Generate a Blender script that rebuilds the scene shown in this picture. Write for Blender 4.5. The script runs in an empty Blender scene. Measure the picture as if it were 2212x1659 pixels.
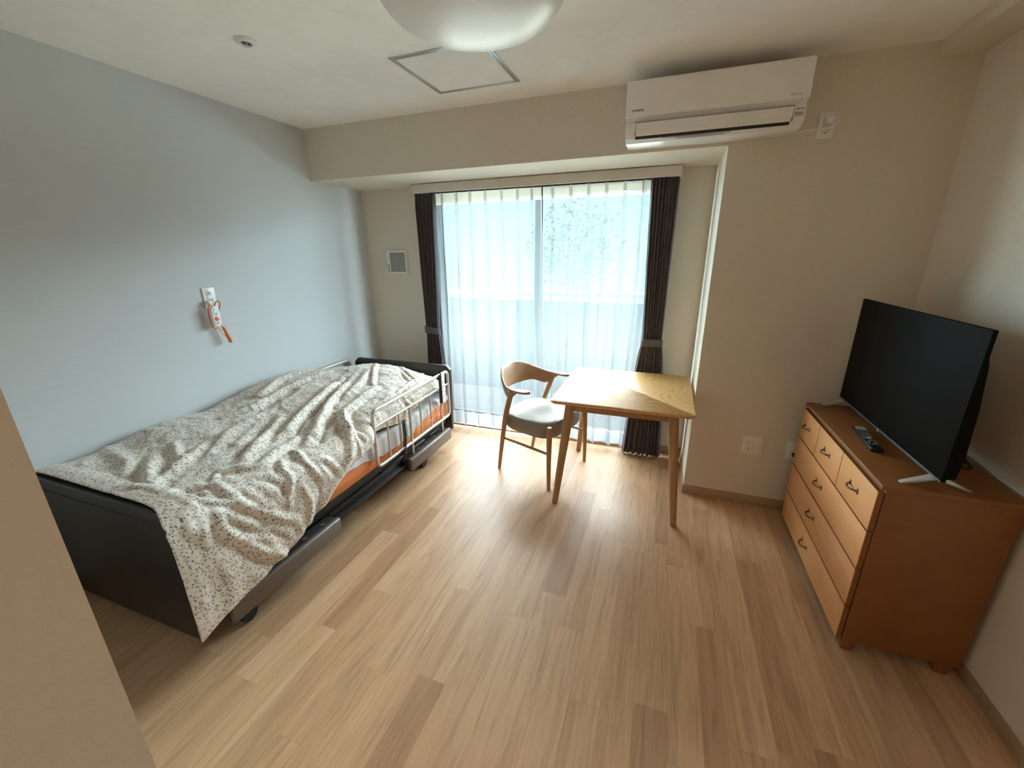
import bpy, bmesh, math, random
import numpy as np
from mathutils import Vector, Matrix, Euler

sc = bpy.context.scene
COL = sc.collection
PI = math.pi
R = math.radians

# ------------------------------------------------------------------ camera, sky, lamps, exposure
cd = bpy.data.cameras.new('camera'); cam = bpy.data.objects.new('camera', cd); COL.objects.link(cam)
cam.location = (2.5394, -3.2063, 1.5453)
cam.rotation_euler = (1.2610, 0.0103, 0.3474)
cd.sensor_width = 36; cd.lens = 887.57 / 2212 * 36; cd.clip_start = 0.02; cd.clip_end = 200
sc.camera = cam

# bright overcast sky: luminous above, duller towards the horizon
SKY_LOW, SKY_HIGH = 12.0, 19.0
w = bpy.data.worlds.new('sky'); sc.world = w; w.use_nodes = True
wt = w.node_tree; bg = wt.nodes['Background']
wtc = wt.nodes.new('ShaderNodeTexCoord'); wsp = wt.nodes.new('ShaderNodeSeparateXYZ'); wt.links.new(wtc.outputs['Generated'], wsp.inputs[0])
wmr = wt.nodes.new('ShaderNodeMapRange'); wmr.interpolation_type = 'SMOOTHSTEP'; wt.links.new(wsp.outputs['Z'], wmr.inputs['Value'])
wmr.inputs['From Min'].default_value = .05; wmr.inputs['From Max'].default_value = .35
wmr.inputs['To Min'].default_value = SKY_LOW; wmr.inputs['To Max'].default_value = SKY_HIGH
wcr = wt.nodes.new('ShaderNodeValToRGB'); wt.links.new(wsp.outputs['Z'], wcr.inputs[0])
wcr.color_ramp.elements[0].position = .05; wcr.color_ramp.elements[0].color = (.62, .86, 1.0, 1)
wcr.color_ramp.elements[1].position = .45; wcr.color_ramp.elements[1].color = (.92, .97, 1.0, 1)
wt.links.new(wcr.outputs[0], bg.inputs[0]); wt.links.new(wmr.outputs[0], bg.inputs[1])

def area(name, loc, rot, sx, sy, power, colr, portal=False):
    l = bpy.data.lights.new(name, 'AREA'); l.shape = 'RECTANGLE'; l.size = sx; l.size_y = sy
    l.energy = power; l.color = colr
    if portal: l.cycles.is_portal = True
    o = bpy.data.objects.new(name, l); COL.objects.link(o); o.location = loc; o.rotation_euler = rot
    return o
area('window_portal', (1.57, 0.16, 1.02), (R(-90), 0, 0), 1.84, 2.04, 1, (1, 1, 1), portal=True)
HALL_POWER = 2.6

vs = sc.view_settings
vs.view_transform = 'Standard'; vs.look = 'None'; vs.gamma = 1; vs.use_curve_mapping = False
vs.exposure = 1.84
sc.cycles.max_bounces = 12; sc.cycles.diffuse_bounces = 8; sc.cycles.transparent_max_bounces = 24
sc.cycles.sample_clamp_indirect = 6; sc.cycles.caustics_reflective = False; sc.cycles.caustics_refractive = False

# ------------------------------------------------------------------ materials
class NT:
    def __init__(s, name):
        s.m = bpy.data.materials.new(name); s.m.use_nodes = True; s.t = s.m.node_tree
        s.n = s.t.nodes; s.l = s.t.links; s.b = s.n['Principled BSDF']; s.o = s.n['Material Output']
    def add(s, typ, **kw):
        nd = s.n.new(typ)
        for k, v in kw.items(): setattr(nd, k, v)
        return nd
    def set(s, nd, key, v):
        sock = nd.inputs[key]
        if isinstance(v, bpy.types.NodeSocket): s.l.new(v, sock)
        elif isinstance(v, (tuple, list)) and len(v) == 3 and len(sock.default_value) == 4: sock.default_value = (*v, 1)
        else: sock.default_value = v
    def math(s, op, a, b=None, c=None, clamp=False):
        nd = s.add('ShaderNodeMath', operation=op, use_clamp=clamp); s.set(nd, 0, a)
        if b is not None: s.set(nd, 1, b)
        if c is not None: s.set(nd, 2, c)
        return nd.outputs[0]
    def mix(s, f, a, b, blend='MIX'):
        nd = s.add('ShaderNodeMix', data_type='RGBA', blend_type=blend)
        s.set(nd, 'Factor', f)
        for k, v in (('A', a), ('B', b)):
            sock = [i for i in nd.inputs if i.name == k and i.type == 'RGBA'][0]
            if isinstance(v, bpy.types.NodeSocket): s.l.new(v, sock)
            else: sock.default_value = (*v, 1)
        return [o for o in nd.outputs if o.type == 'RGBA'][0]
    def coord(s, out='Object', scale=(1, 1, 1), rot=(0, 0, 0), loc=(0, 0, 0)):
        tc = s.add('ShaderNodeTexCoord'); mp = s.add('ShaderNodeMapping')
        s.l.new(tc.outputs[out], mp.inputs[0]); mp.inputs['Scale'].default_value = scale
        mp.inputs['Rotation'].default_value = rot; mp.inputs['Location'].default_value = loc
        return mp.outputs[0]
    def noise(s, vec, scale=5, detail=4, rough=.5, dist=0, out=0):
        nd = s.add('ShaderNodeTexNoise'); s.l.new(vec, nd.inputs['Vector']); s.set(nd, 'Scale', scale)
        s.set(nd, 'Detail', detail); s.set(nd, 'Roughness', rough); s.set(nd, 'Distortion', dist)
        return nd.outputs[out]
    def ramp(s, f, stops):
        nd = s.add('ShaderNodeValToRGB'); s.l.new(f, nd.inputs[0]); e = nd.color_ramp.elements
        while len(e) < len(stops): e.new(.5)
        for i, (p, c) in enumerate(stops): e[i].position = p; e[i].color = (*c, 1) if len(c) == 3 else c
        return nd.outputs[0]
    def bump(s, h, strength=.2, dist=.01):
        nd = s.add('ShaderNodeBump'); s.l.new(h, nd.inputs['Height']); s.set(nd, 'Strength', strength); s.set(nd, 'Distance', dist)
        s.l.new(nd.outputs[0], s.b.inputs['Normal']); return nd
def G(v): return (v, v, v)
def plain(name, col, rough=.5, metal=0, bumps=0, bscale=200, spec=None, coat=0, var=.04):
    n = NT(name); v = n.coord(scale=(1, 1, 1)); f = n.noise(v, 6, 3)
    c = n.ramp(f, [(.3, tuple(x * (1 - var) for x in col)), (.7, tuple(min(1, x * (1 + var)) for x in col))])
    n.set(n.b, 'Base Color', c); n.set(n.b, 'Roughness', rough); n.set(n.b, 'Metallic', metal)
    if spec is not None: n.set(n.b, 'Specular IOR Level', spec)
    if coat: n.set(n.b, 'Coat Weight', coat); n.set(n.b, 'Coat Roughness', .15)
    if bumps: n.bump(n.noise(v, bscale, 2), bumps, .002)
    return n.m
def wallpaper(name, col, streak=(3, 3, 220), amount=.05, bump=.12):
    n = NT(name); v = n.coord(scale=streak); f = n.noise(v, 1.0, 4, .6)
    v2 = n.coord(); g = n.noise(v2, 260, 2)
    c = n.ramp(f, [(.3, tuple(x * (1 - amount) for x in col)), (.7, tuple(min(1, x * (1 + amount)) for x in col))])
    n.set(n.b, 'Base Color', c); n.set(n.b, 'Roughness', .85)
    h = n.math('ADD', f, n.math('MULTIPLY', g, .6)); n.bump(h, bump, .003)
    return n.m
def wood(name, c1, c2, axis='Z', scale=9, rough=.42, coat=0, ring=(1, 1, .06), bump=.05, fine=True, dist=2.0):
    n = NT(name)
    sc_ = {'X': (ring[2], ring[1], ring[0]), 'Y': (ring[0], ring[2], ring[1]), 'Z': (ring[0], ring[1], ring[2])}[axis]
    v = n.coord(scale=sc_)
    f = n.noise(v, scale, 5, .6, dist)
    sc2 = tuple(k * 14 for k in sc_); v2 = n.coord(scale=sc2); g = n.noise(v2, scale, 3, .7)
    base = n.ramp(f, [(.32, c2), (.5, tuple((a + b) / 2 for a, b in zip(c1, c2))), (.66, c1)])
    c = n.mix(n.math('MULTIPLY', g, .35), base, c2)
    n.set(n.b, 'Base Color', c); n.set(n.b, 'Roughness', rough)
    if coat: n.set(n.b, 'Coat Weight', coat); n.set(n.b, 'Coat Roughness', .2)
    n.bump(g, bump, .001)
    return n.m

M = {}
M['wall'] = wallpaper('beige_wallpaper', (.72, .655, .56), streak=(60, 60, 60), amount=.025)
M['bluewall'] = wallpaper('grey_blue_wallpaper', (.575, .592, .610), streak=(2.5, 2.5, 300), amount=.03)
M['ceil'] = wallpaper('ceiling_paper', (.94, .925, .895), streak=(9, 9, 9), amount=.03, bump=.2)
M['white'] = plain('white_plastic', (.80, .79, .77), .35)
M['white2'] = plain('ac_white_plastic', (.88, .86, .84), .28)
M['offwhite'] = plain('offwhite_plastic', (.70, .66, .60), .4)
M['grey'] = plain('grey_plastic', (.30, .30, .30), .45)
M['darkgrey'] = plain('dark_grey_plastic', (.09, .09, .10), .4)
M['lgrey'] = plain('light_grey_plastic', (.45, .45, .44), .5)
M['black'] = plain('black_plastic', (.012, .012, .013), .35)
M['blackmat'] = plain('matt_black_steel', (.016, .016, .018), .5)
M['darkvoid'] = plain('dark_slot', (.02, .016, .02), .7)
M['board'] = wood('dark_laminate', (.030, .026, .024), (.018, .015, .014), 'X', 8, .38)
M['boardbrown'] = wood('brown_grey_laminate', (.16, .125, .105), (.10, .078, .065), 'Y', 10, .45)
M['alum'] = plain('aluminium', (.72, .73, .74), .3, 1)
M['silver'] = plain('silver_foot', (.62, .62, .63), .35, .6)
M['tube'] = plain('champagne_steel_tube', (.66, .61, .54), .3, .55, coat=.3)
M['rubber'] = plain('black_rubber', (.02, .02, .02), .8)
M['screen'] = plain('tv_screen', (.007, .006, .005), .6, spec=.05)
M['orangecord'] = plain('orange_cord', (.80, .20, .03), .55)
M['red'] = plain('orange_red_button', (.85, .15, .08), .4)
M['ink'] = plain('dark_ink', (.05, .05, .06), .6)
M['cream'] = plain('heading_tape', (.80, .74, .62), .9)
M['seat'] = plain('taupe_leather', (.27, .235, .20), .45, bumps=.15, bscale=300)
M['brass'] = plain('antique_brass', (.18, .14, .09), .35, .85)
M['dome'] = plain('opal_dome', (.86, .86, .85), .34)
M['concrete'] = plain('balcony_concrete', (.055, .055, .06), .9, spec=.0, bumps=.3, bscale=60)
M['skirt'] = wood('baseboard_wood', (.44, .31, .19), (.36, .245, .145), 'X', 10, .5)
M['oak'] = wood('oak_legs', (.46, .265, .125), (.34, .18, .075), 'Z', 16, .42, bump=.08)
M['oakchair'] = wood('oak_chair', (.44, .26, .13), (.31, .17, .075), 'Y', 14, .42, bump=.08)
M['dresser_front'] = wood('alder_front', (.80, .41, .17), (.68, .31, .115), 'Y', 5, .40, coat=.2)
M['dresser_shaded'] = wood('alder_shaded', (.27, .10, .024), (.21, .075, .017), 'Y', 4, .5)  # same wood as the fronts, the unlit side's shade put into the colour
M['mattress'] = plain('orange_mattress_cover', (.78, .26, .085), .6, bumps=.2, bscale=400)
M['mattress2'] = plain('rust_mattress_cover', (.55, .17, .06), .65, bumps=.2, bscale=400)
M['sheet'] = plain('pale_grey_sheet', (.66, .66, .68), .9, bumps=.3, bscale=30)

# oak table top with cathedral figure
n = NT('oak_table_veneer')
v = n.coord(scale=(1, .42, 1), loc=(.37, .2, 0))
d0 = n.noise(v, 2.1, 2, .45, .35); d1 = n.noise(v, 17, 2, .5)
d = n.math('ADD', d0, n.math('MULTIPLY', d1, .030))
w1 = n.math('MULTIPLY', d, 52.0)
fr = n.math('PINGPONG', w1, .5)
v2 = n.coord(scale=(160, 8, 1)); g = n.noise(v2, 1, 3, .7)
line = n.ramp(fr, [(0.0, G(1)), (.13, G(.25)), (.3, G(0))])
base = n.mix(n.math('MULTIPLY', g, .5), (.64, .385, .145), (.55, .30, .105))
c = n.mix(n.math('MULTIPLY', line, .55), base, (.30, .165, .06))
n.set(n.b, 'Base Color', c); n.set(n.b, 'Roughness', .45); n.set(n.b, 'Specular IOR Level', .22)
n.bump(n.math('SUBTRACT', 1.0, n.math('MULTIPLY', line, 1.0)), .12, .001)
M['tabletop'] = n.m

# floor: vinyl planks running along Y
n = NT('oak_vinyl_floor')
tc = n.add('ShaderNodeTexCoord'); sp = n.add('ShaderNodeSeparateXYZ'); n.l.new(tc.outputs['Object'], sp.inputs[0])
X, Y = sp.outputs[0], sp.outputs[1]
PW, PL = .112, .92
row = n.math('FLOOR', n.math('DIVIDE', X, PW))
wn = n.add('ShaderNodeTexWhiteNoise', noise_dimensions='1D'); n.l.new(row, wn.inputs['W'])
yy = n.math('ADD', n.math('DIVIDE', Y, PL), wn.outputs[0])
colm = n.math('FLOOR', yy)
# each plank split in one or two strips
cmb = n.add('ShaderNodeCombineXYZ'); n.l.new(row, cmb.inputs[0]); n.l.new(colm, cmb.inputs[1])
wn2 = n.add('ShaderNodeTexWhiteNoise', noise_dimensions='2D'); n.l.new(cmb.outputs[0], wn2.inputs['Vector'])
fx = n.math('FRACT', n.math('DIVIDE', X, PW))
wn2s = n.add('ShaderNodeSeparateColor'); n.l.new(wn2.outputs['Color'], wn2s.inputs[0])
split = n.math('ADD', n.math('MULTIPLY', wn2s.outputs[1], .5), .25)
strip = n.math('GREATER_THAN', fx, split)
cmb2 = n.add('ShaderNodeCombineXYZ'); n.l.new(row, cmb2.inputs[0]); n.l.new(colm, cmb2.inputs[1]); n.l.new(strip, cmb2.inputs[2])
wn3 = n.add('ShaderNodeTexWhiteNoise', noise_dimensions='3D'); n.l.new(cmb2.outputs[0], wn3.inputs['Vector'])
rnd = n.math('ADD', n.math('MULTIPLY', wn2.outputs[0], .6), n.math('MULTIPLY', wn3.outputs[0], .4))
plank = n.ramp(rnd, [(0.08, (.43, .255, .145)), (.35, (.525, .33, .19)), (.6, (.565, .36, .21)), (.95, (.65, .43, .265))])
offs = n.add('ShaderNodeCombineXYZ'); n.l.new(n.math('MULTIPLY', rnd, 37.0), offs.inputs[2]); n.l.new(n.math('MULTIPLY', rnd, 11.0), offs.inputs[1])
va = n.add('ShaderNodeVectorMath', operation='MULTIPLY_ADD'); n.l.new(tc.outputs['Object'], va.inputs[0])
va.inputs[1].default_value = (1, .075, 1); n.l.new(offs.outputs[0], va.inputs[2])
g1 = n.noise(va.outputs[0], 22, 5, .6, 1.6)
vb = n.add('ShaderNodeVectorMath', operation='MULTIPLY_ADD'); n.l.new(tc.outputs['Object'], vb.inputs[0])
vb.inputs[1].default_value = (1, .03, 1); n.l.new(offs.outputs[0], vb.inputs[2])
g2 = n.noise(vb.outputs[0], 240, 3, .7)
gr = n.ramp(g1, [(.34, G(.80)), (.5, G(1.0)), (.7, G(1.09))])
gf = n.ramp(g2, [(.3, G(.87)), (.6, G(1.03))])
c = n.mix(1.0, plank, gr, 'MULTIPLY'); c = n.mix(1.0, c, gf, 'MULTIPLY')
ey = n.math('ABSOLUTE', n.math('SUBTRACT', n.math('FRACT', yy), .5))
ex = n.math('ABSOLUTE', n.math('SUBTRACT', fx, .5))
edge = n.math('MAXIMUM', n.math('GREATER_THAN', ey, .4988), n.math('GREATER_THAN', ex, .491))
c = n.mix(n.math('MULTIPLY', edge, .28), c, (.24, .15, .09))
n.set(n.b, 'Base Color', c); n.set(n.b, 'Roughness', .42); n.set(n.b, 'Specular IOR Level', .4)
n.bump(n.math('SUBTRACT', g2, n.math('MULTIPLY', edge, 2.0)), .06, .001)
M['floor'] = n.m

# printed duvet cover
n = NT('floral_print_cotton')
v = n.coord('UV', (1, 1, 1))
nz = n.noise(v, 60, 2, out=1)
vm = n.add('ShaderNodeVectorMath', operation='MULTIPLY_ADD'); n.l.new(nz, vm.inputs[0]); vm.inputs[1].default_value = (.008, .008, .008); n.l.new(v, vm.inputs[2])
def voro(scale, feat='F1', rnd=1.0, out=0):
    nd = n.add('ShaderNodeTexVoronoi', feature=feat); n.l.new(vm.outputs[0], nd.inputs['Vector']); n.set(nd, 'Scale', scale); n.set(nd, 'Randomness', rnd); return nd
a = voro(94); b = voro(62, rnd=.9); e = voro(84)
leaf = n.math('LESS_THAN', a.outputs[0], .36)
asep = n.add('ShaderNodeSeparateColor'); n.l.new(a.outputs['Color'], asep.inputs[0])
leaf = n.math('MULTIPLY', leaf, n.math('GREATER_THAN', asep.outputs[0], .30))
bsep = n.add('ShaderNodeSeparateColor'); n.l.new(b.outputs['Color'], bsep.inputs[0])
ring = n.math('MULTIPLY', n.math('LESS_THAN', n.math('ABSOLUTE', n.math('SUBTRACT', b.outputs[0], .25)), .075), n.math('GREATER_THAN', bsep.outputs[0], .62))
esep = n.add('ShaderNodeSeparateColor'); n.l.new(e.outputs['Color'], esep.inputs[0])
blot = n.math('MULTIPLY', n.math('LESS_THAN', e.outputs[0], .33), n.math('GREATER_THAN', esep.outputs[1], .5))
c = n.mix(n.math('MULTIPLY', leaf, .80), (.66, .605, .53), (.12, .075, .06))
c = n.mix(n.math('MULTIPLY', ring, .6), c, (.25, .14, .11))
c = n.mix(n.math('MULTIPLY', blot, .72), c, (.26, .16, .13))
n.set(n.b, 'Base Color', c); n.set(n.b, 'Roughness', .75); n.set(n.b, 'Sheen Weight', .15)
n.bump(n.noise(v, 26, 4, .6), .35, .006)
M['duvet'] = n.m

# woven drape
n = NT('charcoal_drape'); v = n.coord('UV', (900, 90, 1)); f = n.noise(v, 1, 3, .6)
c = n.ramp(f, [(.3, (.050, .041, .052)), (.7, (.105, .086, .106))])
n.set(n.b, 'Base Color', c); n.set(n.b, 'Roughness', .9); n.set(n.b, 'Sheen Weight', .3); n.bump(f, .2, .001)
M['drape'] = n.m
n = NT('tieback_cloth'); v = n.coord(scale=(300, 300, 300)); f = n.noise(v, 1, 3, .6)
n.set(n.b, 'Base Color', n.ramp(f, [(.3, (.085, .07, .075)), (.7, (.14, .12, .125))])); n.set(n.b, 'Roughness', .9)
M['tie'] = n.m

# sheer
def sheer(name, tr, stripes=True, col=(.31, .335, .345)):
    n = NT(name)
    td = n.add('ShaderNodeBsdfTranslucent'); df = n.add('ShaderNodeBsdfDiffuse'); tp = n.add('ShaderNodeBsdfTransparent')
    for k in (td, df): k.inputs[0].default_value = (*col, 1)
    m1 = n.add('ShaderNodeMixShader'); m1.inputs[0].default_value = .30
    n.l.new(td.outputs[0], m1.inputs[1]); n.l.new(df.outputs[0], m1.inputs[2])
    m2 = n.add('ShaderNodeMixShader'); n.l.new(m1.outputs[0], m2.inputs[1]); n.l.new(tp.outputs[0], m2.inputs[2])
    v = n.coord('UV', (170, .6, 1)); f = n.noise(v, 1, 3, .75)
    fac = n.ramp(f, [(.35, G(max(0, tr - .05))), (.65, G(tr + .05))])
    n.l.new(fac, m2.inputs[0]); n.l.new(m2.outputs[0], n.o.inputs[0]); n.n.remove(n.b)
    return n.m
M['sheer'] = sheer('sheer_voile', .63)
M['sheerhem'] = sheer('sheer_hem', .42, col=(.52, .54, .57))
M['sheerhead'] = sheer('sheer_heading', .08, col=(.50, .47, .43))
n = NT('window_glass'); tp = n.add('ShaderNodeBsdfTransparent'); gl = n.add('ShaderNodeBsdfGlossy'); gl.inputs['Roughness'].default_value = .02
tp.inputs[0].default_value = (.93, .97, .96, 1); mx = n.add('ShaderNodeMixShader'); mx.inputs[0].default_value = .06
n.l.new(tp.outputs[0], mx.inputs[1]); n.l.new(gl.outputs[0], mx.inputs[2]); n.l.new(mx.outputs[0], n.o.inputs[0]); n.n.remove(n.b)
M['glass'] = n.m
n = NT('leaves'); v = n.coord(); f = n.noise(v, 3, 3)
n.set(n.b, 'Base Color', n.ramp(f, [(.3, (.011, .014, .014)), (.7, (.017, .021, .021))])); n.set(n.b, 'Roughness', .9); n.set(n.b, 'Specular IOR Level', .0); M['leaf'] = n.m
M['bark'] = plain('bark', (.018, .018, .016), .9, spec=0, bumps=.5, bscale=20)
M['ground'] = plain('outdoor_ground', (.32, .33, .28), .95)
n = NT('hall_lamp_glow'); n.set(n.b, 'Emission Color', (1, .82, .62)); n.set(n.b, 'Emission Strength', 4.0); n.set(n.b, 'Base Color', (.9, .9, .9)); M['glow'] = n.m

# ------------------------------------------------------------------ mesh tools
class MB:
    def __init__(s): s.v = []; s.f = []; s.uv = []; s.mi = []; s.sm = []
    def addraw(s, vs_, fs, smooth=True, mi=0, mat=None):
        o = len(s.v)
        for p in vs_:
            p = Vector(p); s.v.append(mat @ p if mat else p)
        for f in fs: s.f.append([i + o for i in f]); s.sm.append(smooth); s.mi.append(mi)
        return s
    def box(s, x0, x1, y0, y1, z0, z1, bev=0, seg=2, mi=0, mat=None):
        bm = bmesh.new(); bmesh.ops.create_cube(bm, size=1)
        for v in bm.verts:
            v.co = Vector(((x0 + x1) / 2 + v.co.x * (x1 - x0), (y0 + y1) / 2 + v.co.y * (y1 - y0), (z0 + z1) / 2 + v.co.z * (z1 - z0)))
        if bev: bmesh.ops.bevel(bm, geom=bm.edges[:], offset=bev, segments=seg, affect='EDGES', profile=.5)
        s.frombm(bm, smooth=bool(bev), mi=mi, mat=mat); return s
    def frombm(s, bm, smooth=True, mi=0, mat=None):
        bm.verts.index_update()
        s.addraw([v.co.copy() for v in bm.verts], [[v.index for v in f.verts] for f in bm.faces], smooth, mi, mat); bm.free()
    def prism(s, pts, a0, a1, axis='y', bev=0, mi=0, mat=None, seg=2):
        bm = bmesh.new()
        def mk(p, a): return {'y': (p[0], a, p[1]), 'x': (a, p[0], p[1]), 'z': (p[0], p[1], a)}[axis]
        A = [bm.verts.new(mk(p, a0)) for p in pts]; B = [bm.verts.new(mk(p, a1)) for p in pts]
        bm.faces.new(A); bm.faces.new(B[::-1]); k = len(pts)
        for i in range(k): bm.faces.new((A[i], B[i], B[(i + 1) % k], A[(i + 1) % k]))
        bmesh.ops.recalc_face_normals(bm, faces=bm.faces)
        if bev: bmesh.ops.bevel(bm, geom=bm.edges[:], offset=bev, segments=seg, affect='EDGES', profile=.5)
        s.frombm(bm, smooth=bool(bev), mi=mi, mat=mat); return s
    def tube(s, path, r, seg=10, caps=True, closed=False, mi=0, mat=None, flat=None):
        P = [Vector(p) for p in path]; k = len(P)
        rr = r if isinstance(r, (list, tuple)) else [r] * k
        vs_ = []; fs = []; up = None
        for i, p in enumerate(P):
            if closed: t = P[(i + 1) % k] - P[i - 1]
            else: t = P[min(i + 1, k - 1)] - P[max(i - 1, 0)]
            t.normalize()
            if up is None:
                up = Vector((0, 0, 1)) if abs(t.z) < .9 else Vector((1, 0, 0))
                up = (up - t * up.dot(t)).normalized()
            else:
                up = (up - t * up.dot(t)).normalized()
            b = t.cross(up)
            for j in range(seg):
                a = 2 * PI * j / seg
                vs_.append(p + (up * math.cos(a) * (flat or 1) + b * math.sin(a)) * rr[i])
        nn = k if closed else k - 1
        for i in range(nn):
            for j in range(seg):
                a = i * seg + j; b_ = i * seg + (j + 1) % seg; c_ = ((i + 1) % k) * seg + (j + 1) % seg; d_ = ((i + 1) % k) * seg + j
                fs.append([a, b_, c_, d_])
        if caps and not closed:
            fs.append(list(range(seg))[::-1]); fs.append(list(range((k - 1) * seg, k * seg)))
        s.addraw(vs_, fs, True, mi, mat); return s
    def lathe(s, prof, seg=32, center=(0, 0, 0), mi=0, mat=None):
        vs_ = []; fs = []; k = len(prof)
        for (r, z) in prof:
            for j in range(seg):
                a = 2 * PI * j / seg; vs_.append((center[0] + r * math.cos(a), center[1] + r * math.sin(a), center[2] + z))
        for i in range(k - 1):
            for j in range(seg):
                fs.append([i * seg + j, i * seg + (j + 1) % seg, (i + 1) * seg + (j + 1) % seg, (i + 1) * seg + j])
        fs.append(list(range(seg))[::-1]); fs.append(list(range((k - 1) * seg, k * seg)))
        s.addraw(vs_, fs, True, mi, mat); return s
    def grid(s, P, UV=None, mi=0):
        h, w_ = P.shape[:2]; vs_ = [tuple(map(float, P[i, j])) for i in range(h) for j in range(w_)]
        fs = [[i * w_ + j, i * w_ + j + 1, (i + 1) * w_ + j + 1, (i + 1) * w_ + j] for i in range(h - 1) for j in range(w_ - 1)]
        s.addraw(vs_, fs, True, mi)
        if UV is not None: s.uv = [tuple(map(float, UV[i, j])) for i in range(h) for j in range(w_)]
        return s
    def build(s, name, mats, parent=None, loc=None, sharp=True):
        me = bpy.data.meshes.new(name)
        off = Vector(loc) if loc is not None else Vector((0, 0, 0))
        me.from_pydata([tuple(v - off) for v in s.v], [], s.f)
        if not isinstance(mats, (list, tuple)): mats = [mats]
        for m in mats: me.materials.append(m)
        for p, sm, mi in zip(me.polygons, s.sm, s.mi): p.use_smooth = sm; p.material_index = mi
        if s.uv:
            ul = me.uv_layers.new(name='UVMap')
            for lp in me.loops: ul.data[lp.index].uv = s.uv[lp.vertex_index]
        me.validate(); me.update()
        if sharp:
            try: me.set_sharp_from_angle(angle=R(38))
            except Exception: pass
        o = bpy.data.objects.new(name, me); COL.objects.link(o)
        o.location = off
        if parent is not None:
            o.parent = parent
            if loc is None: o.matrix_parent_inverse = parent.matrix_basis.inverted()
            else: o.location = off - parent.location if parent.rotation_euler == Euler((0, 0, 0)) else off
        return o
def tag(o, label=None, cat=None, group=None, kind=None):
    if label: o['label'] = label
    if cat: o['category'] = cat
    if group: o['group'] = group
    if kind: o['kind'] = kind
    return o
def empty(name, loc, rz=0, label=None, cat=None, group=None):
    o = bpy.data.objects.new(name, None); COL.objects.link(o); o.location = loc; o.rotation_euler = (0, 0, rz)
    o.empty_display_size = .1
    return tag(o, label, cat, group)
def struct(name, mb, mat, parent=None):
    o = mb.build(name, mat, parent)
    if parent is None: o['kind'] = 'structure'
    return o
def local(e):  # matrix from the local frame of empty e to the world
    return Matrix.Translation(e.location) @ Euler(e.rotation_euler).to_matrix().to_4x4()
def part(mb, name, mat, e, sharp=True):
    """mesh given in the local frame of e"""
    o = mb.build(name, mat, None, sharp=sharp); o.parent = e; return o
def fillet(pts, r, seg=6, closed=False):
    out = []; k = len(pts); P = [Vector(p) for p in pts]
    for i in range(k):
        if not closed and i in (0, k - 1): out.append(P[i]); continue
        a, b, c = P[i - 1], P[i], P[(i + 1) % k]
        d1 = (a - b); d2 = (c - b); rr = min(r, d1.length * .49, d2.length * .49)
        p1 = b + d1.normalized() * rr; p2 = b + d2.normalized() * rr
        for t in range(seg + 1):
            t /= seg; out.append((1 - t) ** 2 * p1 + 2 * t * (1 - t) * b + t * t * p2)
    return out
def catmull(pts, n_=8):
    P = [Vector(p) for p in pts]; out = []
    for i in range(len(P) - 1):
        p0 = P[max(i - 1, 0)]; p1 = P[i]; p2 = P[i + 1]; p3 = P[min(i + 2, len(P) - 1)]
        for k in range(n_):
            t = k / n_
            out.append(.5 * ((2 * p1) + (-p0 + p2) * t + (2 * p0 - 5 * p1 + 4 * p2 - p3) * t * t + (-p0 + 3 * p1 - 3 * p2 + p3) * t ** 3))
    out.append(P[-1]); return out
def text_mesh(body, size, depth=.0006):
    cu = bpy.data.curves.new('lettering', 'FONT'); cu.body = body; cu.size = size; cu.extrude = depth; cu.align_x = 'LEFT'
    to = bpy.data.objects.new('lettering', cu); COL.objects.link(to)
    dg = bpy.context.evaluated_depsgraph_get(); me = bpy.data.meshes.new_from_object(to.evaluated_get(dg))
    vs_ = [v.co.copy() for v in me.vertices]; fs = [list(p.vertices) for p in me.polygons]
    bpy.data.objects.remove(to); bpy.data.curves.remove(cu); bpy.data.meshes.remove(me)
    return vs_, fs

# ------------------------------------------------------------------ room shell
H = 2.4; YF = -.558; XP = 2.781; XR = 3.729; ZB = 2.062
WX0, WX1, WZ1 = .64, 2.50, 2.04
YS = -2.95; XC = 1.72; YE = -6.0
struct('floor', MB().box(-.15, XR + .15, YE - .15, .12, -.12, 0), M['floor'])
struct('ceiling', MB().box(-.15, XR + .15, YE - .15, .20, H, H + .12), M['ceil'])
struct('wall_left', MB().box(-.15, 0, YS, .16, 0, H), M['bluewall'])
mb = MB(); mb.box(0, WX0, 0, .16, 0, ZB + .02); mb.box(WX1, XP + .02, 0, .16, 0, ZB + .02); mb.box(WX0, WX1, 0, .16, WZ1, ZB + .02)
struct('wall_back', mb, M['wall'])
mb = MB(); mb.prism([(0, ZB), (XP, ZB), (XP, 0), (XR, 0), (XR, H), (0, H)], YF, .16, 'y')
struct('wall_front_beam', mb, M['wall'])
struct('wall_right', MB().box(XR, XR + .15, YE, .16, 0, H), M['wall'])
mb = MB(); mb.box(3.57, XR, YE, YF, 2.335, H); struct('trim_1', mb, M['wall'])
struct('wall_partition', MB().box(-.15, XC, YE, YS, 0, H), M['wall'])
struct('wall_entrance', MB().box(XC, XR + .15, YE - .15, YE, 0, H), M['wall'])
BH = .06; BT = .007
mb = MB(); mb.box(XP - .003, XR - .002, YF - BT, YF, 0, BH, .0015); mb.box(XP - BT, XP, YF - BT + .001, -.002, 0, BH, .0015); struct('baseboard_pier', mb, M['skirt'])
struct('baseboard_right', MB().box(XR - BT, XR, YE, YF - BT - .001, 0, BH, .0015), M['skirt'])
mb = MB(); mb.box(WX1, XP - BT - .001, -BT, 0, 0, BH, .0015); mb.box(BT + .001, WX0, -BT, 0, 0, BH, .0015); struct('baseboard_back', mb, M['skirt'])
struct('baseboard_left', MB().box(0, BT, YS + .01, -.001, 0, BH, .0015), M['skirt'])
struct('trim_2', MB().box(WX0, WX1, -.004, .12, -.001, .012, .002), M['skirt'])

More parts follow.
